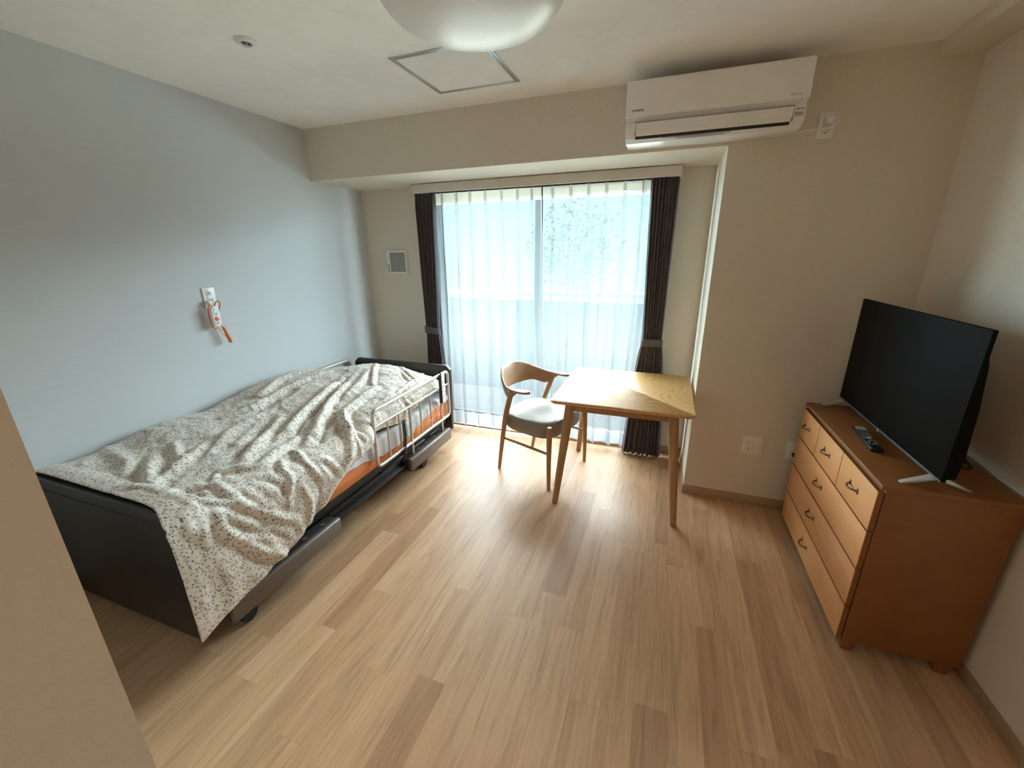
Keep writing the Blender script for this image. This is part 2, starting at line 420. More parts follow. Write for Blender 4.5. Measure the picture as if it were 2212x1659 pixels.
# window: outer frame, two sliding sashes with panes
mb = MB(); y0, y1 = .05, .13
mb.box(WX0, WX0 + .04, y0, y1, .012, WZ1); mb.box(WX1 - .04, WX1, y0, y1, .012, WZ1); mb.box(WX0 + .04, WX1 - .04, y0, y1, WZ1 - .04, WZ1); mb.box(WX0 + .04, WX1 - .04, y0, y1, .012, .05)
win = struct('window_1', mb, M['blackmat'])
for i, (a, b, yy_) in enumerate(((WX0 + .04, 1.60, .10), (1.55, WX1 - .04, .06))):
    s_ = MB(); t = .045
    s_.box(a, a + t, yy_, yy_ + .025, .05, WZ1 - .04); s_.box(b - t, b, yy_, yy_ + .025, .05, WZ1 - .04)
    s_.box(a + t, b - t, yy_, yy_ + .025, WZ1 - .04 - t, WZ1 - .04); s_.box(a + t, b - t, yy_, yy_ + .025, .05, .05 + t * 1.3)
    so = s_.build('window_sash', M['blackmat'], win)
    MB().box(a + t, b - t, yy_ + .010, yy_ + .016, .05 + t * 1.3, WZ1 - .04 - t).build('window_pane', M['glass'], so)

# ceiling access hatch
e = empty('ceiling_hatch', (1.487, -1.045, H), 0, 'square access hatch with a thin aluminium frame set in the ceiling', 'hatch')
hw = .2325; mb = MB()
for s_ in (-1, 1):
    mb.box(s_ * hw - .006, s_ * hw + .006, -hw - .006, hw + .006, -.004, -.0002, .001)
    mb.box(-hw + .006, hw - .006, s_ * hw - .006, s_ * hw + .006, -.004, -.0002, .001)
part(mb, 'outer_frame', M['alum'], e)
mb = MB(); h2 = hw - .0135
for s_ in (-1, 1):
    mb.box(s_ * h2 - .0055, s_ * h2 + .0055, -h2 - .0055, h2 + .0055, -.004, -.0002, .001)
    mb.box(-h2 + .0055, h2 - .0055, s_ * h2 - .0055, s_ * h2 + .0055, -.004, -.0002, .001)
part(mb, 'inner_frame', M['alum'], e)
mb = MB(); g_ = (hw + h2) / 2
for s_ in (-1, 1):
    mb.box(s_ * g_ - .0012, s_ * g_ + .0012, -g_, g_, -.0026, -.0002); mb.box(-g_, g_, s_ * g_ - .0012, s_ * g_ + .0012, -.0026, -.0002)
part(mb, 'gap', M['darkvoid'], e)
part(MB().box(-h2 + .005, h2 - .005, -h2 + .005, h2 - .005, -.0018, -.0002), 'panel', M['ceil'], e)
# sprinkler
e = empty('ceiling_sprinkler', (.793, -1.633, H), 0, 'small round recessed sprinkler with a dark centre in the ceiling', 'sprinkler')
part(MB().lathe([(.020, -.0005), (.043, -.0005), (.044, -.003), (.034, -.011), (.025, -.013), (.021, -.010), (.020, -.001)], 36), 'ring', M['white'], e)
mb = MB(); mb.lathe([(.0215, -.002), (.0215, -.004), (.001, -.0045)], 28)
part(mb, 'recess', M['darkvoid'], e)
mb = MB(); mb.lathe([(.006, -.004), (.007, -.010), (.004, -.014), (.002, -.018)], 16); mb.lathe([(.013, -.018), (.014, -.020), (.002, -.021)], 20)
mb.tube([(.010, 0, -.004), (.011, 0, -.012), (.003, 0, -.018)], .0015, 6); mb.tube([(-.010, 0, -.004), (-.011, 0, -.012), (-.003, 0, -.018)], .0015, 6)
part(mb, 'nozzle', M['alum'], e)
# ceiling lamp (switched off)
e = empty('ceiling_lamp', (1.86, -1.69, H), 0, 'large round opal ceiling lamp, switched off', 'lamp')
part(MB().lathe([(.20, -.0005), (.305, -.0005), (.308, -.012), (.302, -.022), (.20, -.022)], 64), 'base_ring', M['white'], e)
prof = [(.296, -.0225)] + [(.310 * math.cos(t) ** .62, -.030 - .118 * math.sin(t)) for t in [PI / 2 * k / 24 for k in range(24)]] + [(.004, -.1485)]
part(MB().lathe(prof, 72), 'dome', M['dome'], e)

# ------------------------------------------------------------------ entrance side: real lamp behind the camera
e = empty('hall_downlight', (2.7, -4.6, H), 0, 'round warm downlight in the entrance ceiling behind the camera', 'lamp')
part(MB().lathe([(.085, -.0005), (.10, -.0005), (.10, -.006), (.088, -.010), (.085, -.003)], 32), 'trim_ring', M['white'], e)
part(MB().lathe([(.084, -.001), (.084, -.004), (.001, -.0045)], 24), 'diffuser', M['glow'], e)
hl = bpy.data.lights.new('hall_lamp_light', 'AREA'); hl.shape = 'DISK'; hl.size = .17; hl.energy = HALL_POWER; hl.color = (1, .80, .58)
ho = bpy.data.objects.new('hall_lamp_light', hl); COL.objects.link(ho); ho.location = (2.7, -4.6, H - .012)

# ------------------------------------------------------------------ curtains
e = empty('curtain_cornice', (1.575, 0, 2.02), 0, 'long white curtain box above the window', 'curtain box')
mb = MB(); mb.box(-.98, 1.0, -.149, -.135, -.025, .038, .0015); mb.box(-.98, -.966, -.135, -.001, -.025, .038, .001); mb.box(.986, 1.0, -.135, -.001, -.025, .038, .001); mb.box(-.966, .986, -.135, -.001, .026, .038)
part(mb, 'cover', M['offwhite'], e)
mb = MB(); mb.box(-.96, .98, -.107, -.093, .012, .026, .002); part(mb, 'drape_rail', M['lgrey'], e)
mb = MB(); mb.box(-.96, .98, -.050, -.036, .012, .026, .002); part(mb, 'sheer_rail', M['lgrey'], e)

rng = np.random.RandomState(5)
def sheer_panel(x0, x1, pleats, phase, yc, ztop, zbot, seedv, xb0=None, xb1=None):
    nu, nv = 520, 60
    u = np.linspace(0, 1, nu); zz = np.concatenate([np.linspace(ztop, ztop - .14, 14), np.linspace(ztop - .16, zbot, nv - 14)])
    rs = np.random.RandomState(seedv)
    # pleat positions in u
    pu = (np.arange(pleats) + .5 + rs.uniform(-.08, .08, pleats)) / pleats
    P = np.zeros((nv, nu, 3)); UV = np.zeros((nv, nu, 2))
    amp = rs.uniform(.6, 1.3, pleats + 2); sh = rs.uniform(-.4, .4, pleats + 2); tw = rs.uniform(-.018, .018, pleats + 2)
    ph = np.interp(u, np.concatenate([[0 - .5 / pleats], pu, [1 + .5 / pleats]]), np.arange(-1, pleats + 1))   # integer at pleats
    k = np.round(ph).astype(int) + 1
    frac = ph - np.round(ph)
    for i, z in enumerate(zz):
        t = (ztop - z) / (ztop - zbot); tt = np.clip((ztop - .10 - z) / .5, 0, 1); tt = tt * tt * (3 - 2 * tt)
        a0 = x0 + (0 if xb0 is None else (xb0 - x0) * t); a1 = x1 + (0 if xb1 is None else (xb1 - x1) * t)
        pinch = .020 * np.exp(-(frac / .045) ** 2)
        wave = .030 * amp[k] * np.cos(2 * PI * frac) * (.5 + .5 * t)
        second = .007 * np.sin(2 * PI * frac * 3 + sh[k] * 6 + t * 1.5)
        y = yc - pinch * (1 - tt * .75) - wave * tt * .75 - second * tt
        x = a0 + (a1 - a0) * u + (.032 * np.sin(2 * PI * frac * 1.0) * tt * amp[k]) * -1 + tw[k] * tt * (1 - abs(frac) * 2) + .004 * np.sin(u * 50 + t * 9) * tt
        x = x + np.where(abs(frac) < .09, np.sin(frac / .09 * PI) * .006, 0) * (1 - tt)
        y = np.clip(y, -.072, -.008)
        P[i] = np.stack([x, y, np.full(nu, z) + (0 if i < nv - 1 else .006 * np.sin(ph * 2 * PI))], -1)
        UV[i] = np.stack([u * (x1 - x0) * 1.6, np.full(nu, z)], -1)
    return P, UV, zz
def build_sheer(args, label, group):
    P, UV, zz = sheer_panel(*args)
    ztop = zz[0]; ih = int(np.argmin(abs(zz - (ztop - .085)))); ib = int(np.argmin(abs(zz - .135)))
    e = empty('sheer_curtain', (float(P[0, :, 0].mean()), -.04, .02), 0, label, 'curtain', group)
    inv = np.array(e.location)
    def g(a, b, name, mat):
        mb = MB(); mb.grid(P[a:b + 1] - inv, UV[a:b + 1]); return part(mb, name, mat, e, sharp=False)
    g(ih, ib, 'voile', M['sheer']); g(0, ih, 'pleated_heading', M['sheerhead']); g(ib, len(zz) - 1, 'hem', M['sheerhem'])
    # seam cord at the top of the hem
    mb = MB(); mb.tube([Vector(P[ib, j] - inv) for j in range(0, P.shape[1], 4)], .0013, 5); part(mb, 'hem_seam', M['white'], e)
build_sheer((.735, 1.626, 7, 0, -.040, 1.998, .030, 3, .725, 1.668), 'left white sheer curtain panel, its hem just above the floor near the bed', 'sheer curtains')
build_sheer((1.636, 2.425, 6, .3, -.040, 1.998, .030, 8, 1.674, 2.400), 'right white sheer curtain panel behind the chair and the oak table', 'sheer curtains')

def drape(label, top, mid, bot, yc, folds, seedv, tie):
    nu, nv = 260, 70; zs = np.linspace(1.998, .008, nv); rs = np.random.RandomState(seedv)
    u = np.linspace(0, 1, nu); e = empty('drape_curtain', ((top[0] + top[1]) / 2, yc, .008), 0, label, 'curtain', 'charcoal drapes')
    inv = np.array(e.location); ztie = .905
    jit = np.cumsum(rs.uniform(.6, 1.4, folds + 1)); jit = (jit - jit[0]) / (jit[-1] - jit[0])
    ph = np.interp(u, jit, np.arange(folds + 1)); am = rs.uniform(.7, 1.25, folds + 2)[np.round(ph).astype(int)]
    P = np.zeros((nv, nu, 3)); UV = np.zeros((nv, nu, 2))
    for i, z in enumerate(zs):
        if z > ztie: t = (z - ztie) / (1.998 - ztie); s_ = t ** .75; L = mid[0] + (top[0] - mid[0]) * s_; Rr = mid[1] + (top[1] - mid[1]) * s_
        else: t = (ztie - z) / ztie; s_ = t ** .6; L = mid[0] + (bot[0] - mid[0]) * s_; Rr = mid[1] + (bot[1] - mid[1]) * s_
        d = abs(z - ztie); A = .009 + .013 * min(1, d / .45)
        if z > 1.90: A *= .35 + .65 * (1.998 - z) / .098
        f = np.cos(2 * PI * ph + .5 * np.sin(z * 3 + ph))
        x = L + (Rr - L) * u - (Rr - L) / folds * .28 * np.sin(4 * PI * ph) * .5
        y = yc + A * am * f + .005 * np.cos(6 * PI * ph + 2)
        P[i] = np.stack([x, y, np.full(nu, z)], -1)
        UV[i] = np.stack([u * .6, np.full(nu, z)], -1)
    mb = MB(); mb.grid(P - inv, UV); o = part(mb, 'cloth', M['drape'], e, sharp=False)
    md = o.modifiers.new('thickness', 'SOLIDIFY'); md.thickness = .0025; md.offset = 0
    # tie-back band
    cx, w2 = (tie[0] + tie[1]) / 2, (tie[1] - tie[0]) / 2; nb = 48; Q = np.zeros((7, nb + 1, 3))
    for i in range(7):
        zz = (i / 6 - .5) * .058
        for j in range(nb + 1):
            a = 2 * PI * j / nb
            Q[i, j] = (cx + (w2 + .004) * math.cos(a) - inv[0], yc - inv[1] + .032 * math.sin(a), ztie - .004 + zz + tie[2] * math.cos(a) - .012 * math.sin(a) - inv[2])
    mb = MB(); mb.grid(Q); o = part(mb, 'tieback', M['tie'], e, sharp=False)
    md = o.modifiers.new('thickness', 'SOLIDIFY'); md.thickness = .004; md.offset = 0
    return e
drape('charcoal curtain tied back left of the window, above the bed head', (.592, .772), (.612, .735), (.60, .80), -.100, 6, 2, (.603, .742, -.010))
drape('charcoal curtain tied back right of the window, reaching the floor behind the table', (2.392, 2.566), (2.425, 2.553), (2.335, 2.625), -.100, 9, 4, (2.420, 2.557, .003))

# ------------------------------------------------------------------ vent on the back wall
e = empty('wall_vent', (.314, 0, 1.475), 0, 'small square white air vent on the wall between corner and curtain', 'vent')
mb = MB(); mb.box(-.098, -.066, -.030, -.0005, -.097, .097, .003); mb.box(.088, .098, -.030, -.0005, -.097, .097, .003)
mb.box(-.066, .088, -.030, -.0005, .080, .097, .003); mb.box(-.066, .088, -.030, -.0005, -.097, -.080, .003)
part(mb, 'frame', M['white'], e)
mb = MB(); mb.box(-.067, .089, -.016, -.0008, -.081, .081)
for k in range(15): z = -.076 + k * .0108; mb.box(-.066, .088, -.024, -.014, z, z + .006, .0008)
part(mb, 'louvre', M['lgrey'], e)
part(MB().box(-.089, -.074, -.032, -.029, -.084, -.020, .001), 'lever_plate', M['grey'], e)
part(MB().box(-.086, -.078, -.036, -.031, -.058, -.044, .001), 'lever', M['lgrey'], e)

# ------------------------------------------------------------------ air conditioner
e = empty('air_conditioner', (2.667, YF, 2.21), 0, 'white wall-mounted air conditioner high on the wall near the ceiling', 'air conditioner')
x0, x1 = -.391, .391
body = [(-.0005, .130), (-.205, .130), (-.214, .120), (-.214, -.030), (-.200, -.045), (-.212, -.060), (-.210, -.088), (-.185, -.117), (-.150, -.132), (-.0005, -.132)]
part(MB().prism(body, x0, x1, 'x', .002), 'body', M['white2'], e)
part(MB().prism([(-.2145, .128), (-.225, .126), (-.230, .118), (-.230, -.026), (-.226, -.032), (-.2145, -.030)], x0 - .002, x1 + .002, 'x', .0015), 'front_panel', M['white2'], e)
fl = part(MB().prism([(-.222, -.056), (-.226, -.060), (-.220, -.094), (-.205, -.112), (-.199, -.108), (-.212, -.090)], x0 + .052, x1 - .052, 'x', .001), 'flap', M['white2'], e)
part(MB().prism([(-.2005, -.046), (-.204, -.046), (-.216, -.058), (-.2125, -.060)], x0 + .050, x1 - .050, 'x'), 'louvre_recess', M['lgrey'], e)
part(MB().prism([(-.199, -.109), (-.204, -.1125), (-.192, -.1225), (-.186, -.1175)], x0 + .050, x1 - .056, 'x'), 'air_outlet', M['darkvoid'], e)
part(MB().box(x0 + .0495, x0 + .0515, -.2135, -.205, -.110, -.050), 'flap_gap', M['darkvoid'], e)
part(MB().box(x1 - .0515, x1 - .0495, -.2135, -.205, -.110, -.050), 'flap_gap', M['darkvoid'], e)
vs_, fs = text_mesh('HITACHI', .0135)
part(MB().addraw(vs_, fs, False, mat=Matrix.Translation((x0 + .030, -.2312, -.008)) @ Matrix.Rotation(R(90), 4, 'X')), 'maker_lettering', M['ink'], e)
mb = MB()
for k in range(9): mb.box(x1 - .075 + k * .005, x1 - .072 + k * .005, -.2308, -.2300, -.0155, -.0105 + (k % 3) * .001)
part(mb, 'model_marking', M['lgrey'], e)
mb = MB(); mb.box(x1 - .040, x1 - .026, -.2135, -.2115, -.066, -.0635); mb.box(x1 - .023, x1 - .009, -.2135, -.2115, -.066, -.0635); part(mb, 'indicator', M['ink'], e)
part(MB().box(x1 - .043, x1 - .010, -.2130, -.2100, -.092, -.078, .001), 'signal_window', M['lgrey'], e)
rs = random.Random(3)
for r_ in range(2):
    mb = MB()
    xx = -.21 + r_ * .06
    while xx < .09 - r_ * .02:
        wdt = rs.uniform(.004, .012)
        if True:
            f0 = .30 + r_ * .35
            y_ = -.1855 + f0 * .034; z_ = -.1180 - f0 * .0145
            mb.box(xx, xx + wdt, y_ - .003, y_ + .003, z_ - .0014, z_ - .0004, mat=None)
        xx += wdt + .0022
    part(mb, 'caution_print', M['grey'], e)

# outlets
def outlet(loc, w_, h_, label, name='wall_outlet', group=None, holes=True, rot=0):
    e = empty(name, loc, rot, label, 'outlet', group)
    part(MB().box(-w_ / 2, w_ / 2, -.008, -.0005, -h_ / 2, h_ / 2, .003), 'cover_plate', M['white'], e)
    return e
o1 = outlet((3.137, YF, .404), .118, .118, 'white double wall outlet plate low on the wall between table and dresser')
part(MB().box(-.047, .002, -.0095, -.007, -.035, .035, .001), 'socket_insert', M['white'], o1)
part(MB().box(.006, .048, -.0092, -.007, -.035, .035, .001), 'blank_insert', M['white'], o1)
mb = MB()
for zc in (.017, -.017):
    mb.box(-.029, -.0275, -.0100, -.009, zc - .001, zc + .007); mb.box(-.020, -.0185, -.0100, -.009, zc - .001, zc + .007)
    mb.box(-.0265, -.0215, -.0100, -.009, zc - .0095, zc - .0045)
part(mb, 'socket_slot', M['darkvoid'], o1)
o2 = outlet((3.375, YF, .404), .118, .118, 'white wall outlet plate half hidden behind the dresser, a black plug in it')
part(MB().box(-.020, .048, -.0095, -.007, -.040, .040, .001), 'socket_insert', M['white'], o2)
e = empty('power_plug', (3.375, YF - .0097, .385), 0, 'black power plug in the outlet behind the dresser', 'plug')
mb = MB(); mb.box(-.031, -.010, -.030, 0, -.010, .010, .003); mb.tube(catmull([(-.02, -.028, 0), (-.015, -.045, -.01), (.02, -.05, -.08), (.06, -.04, -.2), (.1, -.03, -.37)], 6), .003, 8)
part(mb, 'plug_body', M['black'], e)
o3 = outlet((3.197, YF, 2.112), .070, .116, 'pale outlet plate for the air conditioner high on the wall', )
part(MB().box(-.017, .017, -.0095, -.007, -.034, .034, .001), 'socket_insert', M['offwhite'], o3)
part(MB().box(-.006, .002, -.0100, -.009, -.036, -.031), 'screw', M['grey'], o3)
e = empty('air_conditioner_plug', (3.197, YF - .0097, 2.125), 0, 'white plug with short cable running from outlet to the air conditioner', 'plug')
mb = MB(); mb.box(-.012, .018, -.030, 0, -.014, .016, .004); part(mb, 'plug_body', M['white'], e)
mb = MB(); mb.tube(catmull([(.012, -.026, .0), (.03, -.034, .010), (.022, -.038, -.028), (-.03, -.03, -.032), (-.07, -.014, -.030), (-.128, -.008, -.036)], 8), .0035, 8); part(mb, 'cable', M['white'], e)

# ------------------------------------------------------------------ nurse call on the blue wall
e = empty('nurse_call_plate', (0, -1.487, 1.306), 0, 'white call plate on the grey-blue wall above the bed', 'wall plate')
part(MB().box(.0005, .009, -.036, .036, -.061, .061, .003), 'cover_plate', M['white'], e)
part(MB().box(.008, .0105, -.019, .019, -.050, .052, .001), 'insert', M['white'], e)
mb = MB()
for (a, b, c_, d_) in ((-.013, -.011, .014, .038), (.010, .012, .014, .038), (-.011, .010, .036, .038), (-.004, -.001, .016, .034), (-.001, .006, .030, .033), (-.001, .006, .022, .025), (-.008, -.005, .024, .031), (.004, .006, .016, .022)):
    mb.box(.0104, .0108, a, b, c_, d_)
part(mb, 'printed_symbol', M['ink'], e)
part(MB().box(.0104, .0110, -.014, .014, -.048, -.004), 'jack_recess', M['lgrey'], e)
e = empty('call_handset', (.045, -1.505, 1.264), 0, 'white nurse call handset with orange button hanging on an orange cord', 'call handset')
mb = MB(); bm = bmesh.new()
cap = [(.024 * math.cos(a), -.030 + .026 * math.sin(a)) for a in [PI * k / 10 for k in range(11)]] + [(.024 * math.cos(a), -.100 + .026 * math.sin(a)) for a in [PI + PI * k / 10 for k in range(11)]]
mb.prism([(p[0], p[1]) for p in cap], -.010, .010, 'x', .003); part(mb, 'body', M['white'], e)
mb = MB(); ring_ = [(.0106, .0140 * math.cos(a), -.030 + .0140 * math.sin(a)) for a in [2 * PI * k / 28 for k in range(28)]]
mb.tube(ring_, .0010, 6, closed=True); part(mb, 'speaker_ring', M['grey'], e)
mb = MB(); mb.lathe([(.0135, 0), (.0135, .0014), (.011, .0026), (.001, .003)], 28, mat=Matrix.Translation((.0098, 0, -.076)) @ Matrix.Rotation(R(90), 4, 'Y')); part(mb, 'call_button', M['red'], e)
part(MB().box(.0098, .0106, -.010, -.007, -.052, -.048).box(.0098, .0106, -.004, .006, -.053, -.048), 'printed_mark', M['ink'], e)
part(MB().box(.0098, .0106, -.016, -.0135, -.104, -.096).box(.0098, .0106, -.006, .008, -.103, -.099), 'printed_mark', M['ink'], e)
mb = MB(); mb.box(-.038, -.006, -.018, .006, .004, .030, .005); mb.tube([(-.036, -.004, .02), (-.02, 0, .012), (-.004, .002, -.006)], .006, 10); part(mb, 'plug', M['white'], e)
e2 = empty('orange_cord', (.045, -1.49, 1.28), 0, 'orange cord looped behind the white call handset, its end bundled', 'cord')
mb = MB()
mb.tube(catmull([(-.022, -.006, -.004), (-.004, -.030, -.006), (-.010, -.042, -.040), (-.014, -.040, -.100), (-.014, -.034, -.140), (-.012, -.014, -.150), (-.013, .010, -.120), (-.013, .020, -.060), (-.008, .032, -.014), (.002, .022, .006), (-.002, .008, .004), (-.013, .002, -.020)], 8), .0034, 8)
mb.tube(catmull([(-.014, .010, -.112), (-.012, .018, -.140), (-.008, .026, -.165), (-.004, .032, -.190)], 6), .0036, 8)
mb.tube(catmull([(-.014, .000, -.150), (-.010, .008, -.185), (-.006, .024, -.205), (-.002, .036, -.212)], 6), .0020, 8)
part(mb, 'loop', M['orangecord'], e2)
mb = MB()
for k in range(5):
    a = 2 * PI * k / 5; dx, dy = .0035 * math.cos(a), .0035 * math.sin(a)
    mb.tube(catmull([(-.008 + dx, .022 + dy, -.150), (-.006 + dx * 1.4, .030 + dy * 1.4, -.180), (-.004 + dx * 2, .036 + dy * 1.5, -.210), (-.003 + dx * 2.2, .042 + dy * 2, -.226), (-.003 + dx, .044 + dy, -.243)], 6), .0036, 8)
mb.tube([(-.004, .030, -.196), (-.004, .040, -.204)], .008, 12)
mb.tube([(-.003, .038, -.214), (-.003, .041, -.222), (-.003, .044, -.236), (-.003, .046, -.246), (-.003, .046, -.250)], [.006, .0095, .011, .0085, .004], 12)
part(mb, 'bundle', M['orangecord'], e2)

# ------------------------------------------------------------------ table
e = empty('dining_table', (2.36, -.564, 0), 0, 'square light oak table with round-cornered top and splayed legs', 'table')
hw, hd, zt = .405, .400, .70
cor = []
for (cx_, cy_, a0) in ((hw - .03, hd - .03, 0), (-hw + .03, hd - .03, 90), (-hw + .03, -hd + .03, 180), (hw - .03, -hd + .03, 270)):
    for k in range(7): a = R(a0 + 15 * k); cor.append((cx_ + .03 * math.cos(a), cy_ + .03 * math.sin(a)))
def loop_(off, z): # inset copy of the outline
    return [(x_ * (1 - off / hw), y_ * (1 - off / hd), z) for x_, y_ in cor]
mb = MB(); L = [loop_(.0, zt - .0005)[0:0]]
rings = [loop_(.003, zt), loop_(0, zt - .003), loop_(0, zt - .010), loop_(.012, zt - .022)]
vv = [p for r_ in rings for p in r_]; k = len(cor); ff = []
for i in range(3):
    for j in range(k): ff.append([i * k + j, (i + 1) * k + j, (i + 1) * k + (j + 1) % k, i * k + (j + 1) % k])
ff.append(list(range(k))); ff.append(list(range(3 * k, 4 * k))[::-1]); mb.addraw(vv, ff, True)
part(mb, 'table_top', M['tabletop'], e)
def leg_path(top, bot, r0, r1, k=8): return [Vector(top).lerp(Vector(bot), t / k) for t in range(k + 1)], [r0 + (r1 - r0) * (t / k) ** 1.1 for t in range(k + 1)]
for sx in (-1, 1):
    for sy in (-1, 1):
        P_, R_ = leg_path((sx * .292, sy * .318, zt - .0225), (sx * .358, sy * .392, 0.004), .0305, .0185)
        P_.append(P_[-1] + Vector((0, 0, -.0035))); R_.append(.0155)
        part(MB().tube(P_, R_, 20), 'leg', M['oak'], e)
for sy in (-1, 1): part(MB().box(-.270, .270, sy * .318 - .011, sy * .318 + .011, zt - .078, zt - .024, .002), 'apron', M['oak'], e)
for sx in (-1, 1): part(MB().box(sx * .292 - .011, sx * .292 + .011, -.294, .294, zt - .078, zt - .024, .002), 'apron', M['oak'], e)
for sx in (-1, 1): part(MB().box(sx * .262 - .008, sx * .262 + .008, -.314, -.294, zt - .082, zt - .052, .001), 'corner_bracket', M['oak'], e)

# ------------------------------------------------------------------ chair (local: +x = forward, +y = left)
e = empty('armchair', (1.784, -.512, 0), R(-18), 'oak armchair with curved backrest and taupe leather seat pulled to the table', 'chair')
for sy in (-1, 1):
    pts = catmull([(.230, sy * .252, 0), (.226, sy * .250, .20), (.222, sy * .243, .36), (.220, sy * .238, .448)], 6)
    kk = len(pts); rr_ = [.0125 + .0065 * min(1, t / kk * 1.5) for t in range(kk)]; pts.append(pts[-1] + Vector((0, 0, .006))); rr_.append(.013)
    part(MB().tube(pts, rr_, 16), 'leg', M['oak'], e)
for sy in (-1, 1):
    pts = catmull([(-.235, sy * .215, 0), (-.200, sy * .224, .20), (-.150, sy * .242, .42), (-.105, sy * .256, .56), (-.080, sy * .262, .628), (-.070, sy * .262, .652)], 7)
    kk = len(pts); rr_ = [.0125 + .0065 * math.sin(min(1, t / kk * 1.6) * PI / 2) + (.014 * max(0, (t / kk - .86) / .14) ** 1.5) for t in range(kk)]
    part(MB().tube(pts, rr_, 16), 'leg', M['oak'], e)
for sy in (-1, 1): part(MB().tube([(-.186, sy * .228, .268), (.02, sy * .238, .266), (.224, sy * .247, .262)], [.0085, .0095, .0085], 12), 'stretcher', M['oak'], e)
# cushion outline: wider in front, rounded at the back
out = []
for k in range(48):
    a = 2 * PI * k / 48; c_, s_ = math.cos(a), math.sin(a); nx = 2 / 4.2 if c_ > 0 else 2 / 2.6
    x_ = math.copysign(abs(c_) ** nx, c_) * (.235 if c_ > 0 else .225); wy = .245 + .010 * (x_ / .23)
    y_ = math.copysign(abs(s_) ** (2 / 3.6), s_) * wy
    out.append((x_, y_))
mb = MB(); lv = [(.93, .352), (.98, .356), (1.0, .366), (1.008, .392), (1.0, .430), (.985, .446), (.95, .457), (.85, .463), (.6, .466), (.3, .467), (.02, .467)]
vv = [(x_ * s_ - .005, y_ * s_, z_) for s_, z_ in lv for x_, y_ in out]; k = 48; ff = []
for i in range(len(lv) - 1):
    for j in range(k): ff.append([i * k + j, i * k + (j + 1) % k, (i + 1) * k + (j + 1) % k, (i + 1) * k + j])
ff.append(list(range(k))[::-1]); ff.append(list(range((len(lv) - 1) * k, len(lv) * k))); mb.addraw(vv, ff, True)
part(mb, 'seat', M['seat'], e)
# backrest band sweeping into the arms: sections along theta
na = 72; ns = 14; Q = np.zeros((na + 1, ns + 1, 3)); ths = np.linspace(-1, 1, na + 1)
def sm(a, b, x): t = np.clip((x - a) / (b - a), 0, 1); return t * t * (3 - 2 * t)
for i, th in enumerate(ths):
    s_ = abs(th)
    arc = min(s_, .80) / .80
    ang = arc * R(98)
    cu_, cv = -.020 - .262 * math.cos(ang), .262 * math.sin(ang)
    if s_ > .80:
        f = (s_ - .80) / .20; cu_ = -.020 - .262 * math.cos(R(98)) + f * .055 - .0; cv = .262 * math.sin(R(98)) - f * .010
    px = cu_; py = math.copysign(cv, th)
    ztop = .668 + .092 * float(1 - sm(.10, .62, s_))
    zbot = .612 - .012 * float(1 - sm(.05, .45, s_)) - .032 * float(sm(.30, .55, s_) * (1 - sm(.62, .78, s_)))
    if s_ > .68: zbot = zbot + (.652 - zbot) * float(sm(.68, .80, s_))
    thick = .0105
    flat = float(sm(.52, .80, s_))         # 0 upright board, 1 flat paddle
    width_flat = .034 * (1 if s_ < .86 else max(.10, 1 - ((s_ - .86) / .14) ** 2))
    nrm = Vector((px + .01, py, 0)); nrm = nrm.normalized() if nrm.length > 0 else Vector((-1, 0, 0))
    zc = (ztop + zbot) / 2; hh = (ztop - zbot) / 2 * (1 - flat) + .0085 * flat; ww = thick * (1 - flat) + width_flat * flat
    zc = zc * (1 - flat) + (.664 + .004 * (s_ - .8)) * flat
    for j in range(ns + 1):
        a = 2 * PI * j / ns; ca, sa = math.cos(a), math.sin(a); ex_ = .55
        ox = math.copysign(abs(ca) ** ex_, ca) * ww; oz = math.copysign(abs(sa) ** ex_, sa) * hh
        lean = (-oz * .22) * (1 - flat)
        Q[i, j] = (px + nrm.x * (ox - lean), py + nrm.y * (ox - lean), zc + oz)
mb = MB(); mb.grid(Q); n0 = len(mb.v)
mb.f.append(list(range(ns))[::-1]); mb.sm.append(True); mb.mi.append(0); mb.f.append(list(range(na * (ns + 1), na * (ns + 1) + ns))); mb.sm.append(True); mb.mi.append(0)
part(mb, 'backrest', M['oakchair'], e, sharp=False)

# ------------------------------------------------------------------ dresser
e = empty('dresser', (3.34, -1.137, 0), 0, 'brown wooden dresser with six drawers against the right wall', 'dresser')
DX = .385; y0, y1 = -.440, .440
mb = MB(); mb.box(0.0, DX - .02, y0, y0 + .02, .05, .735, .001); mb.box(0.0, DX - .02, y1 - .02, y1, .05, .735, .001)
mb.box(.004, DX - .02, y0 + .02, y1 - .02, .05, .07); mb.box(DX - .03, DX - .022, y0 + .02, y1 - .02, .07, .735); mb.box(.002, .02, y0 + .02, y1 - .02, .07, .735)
part(mb, 'carcass', M['dresser_shaded'], e)
part(MB().box(-.018, DX - .012, y0 - .006, y1 + .006, .735, .755, .004), 'top', M['dresser_shaded'], e)
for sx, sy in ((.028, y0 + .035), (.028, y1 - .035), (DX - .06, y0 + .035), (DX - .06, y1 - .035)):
    part(MB().prism([(sx - .028, .05), (sx + .030, .05), (sx + .018, 0), (sx - .020, 0)], sy - .028, sy + .028, 'y', .002), 'foot', M['dresser_shaded'], e)
def handle(d, yc, zc, hw_=.036):
    mb = MB()
    pts = fillet([(-.021, yc - hw_, zc), (-.040, yc - hw_ * .62, zc - .002), (-.044, yc, zc - .004), (-.040, yc + hw_ * .62, zc - .002), (-.021, yc + hw_, zc)], .010, 4)
    kk = len(pts); mb.tube(pts, [.0032 + .0012 * math.sin(PI * t / (kk - 1)) for t in range(kk)], 8)
    for s_ in (-1, 1):
        mb.box(-.0235, -.019, yc + s_ * hw_ - .007, yc + s_ * hw_ + .007, zc - .012, zc + .012, .002)
    h = mb.build('handle', M['brass'], None); h.parent = d
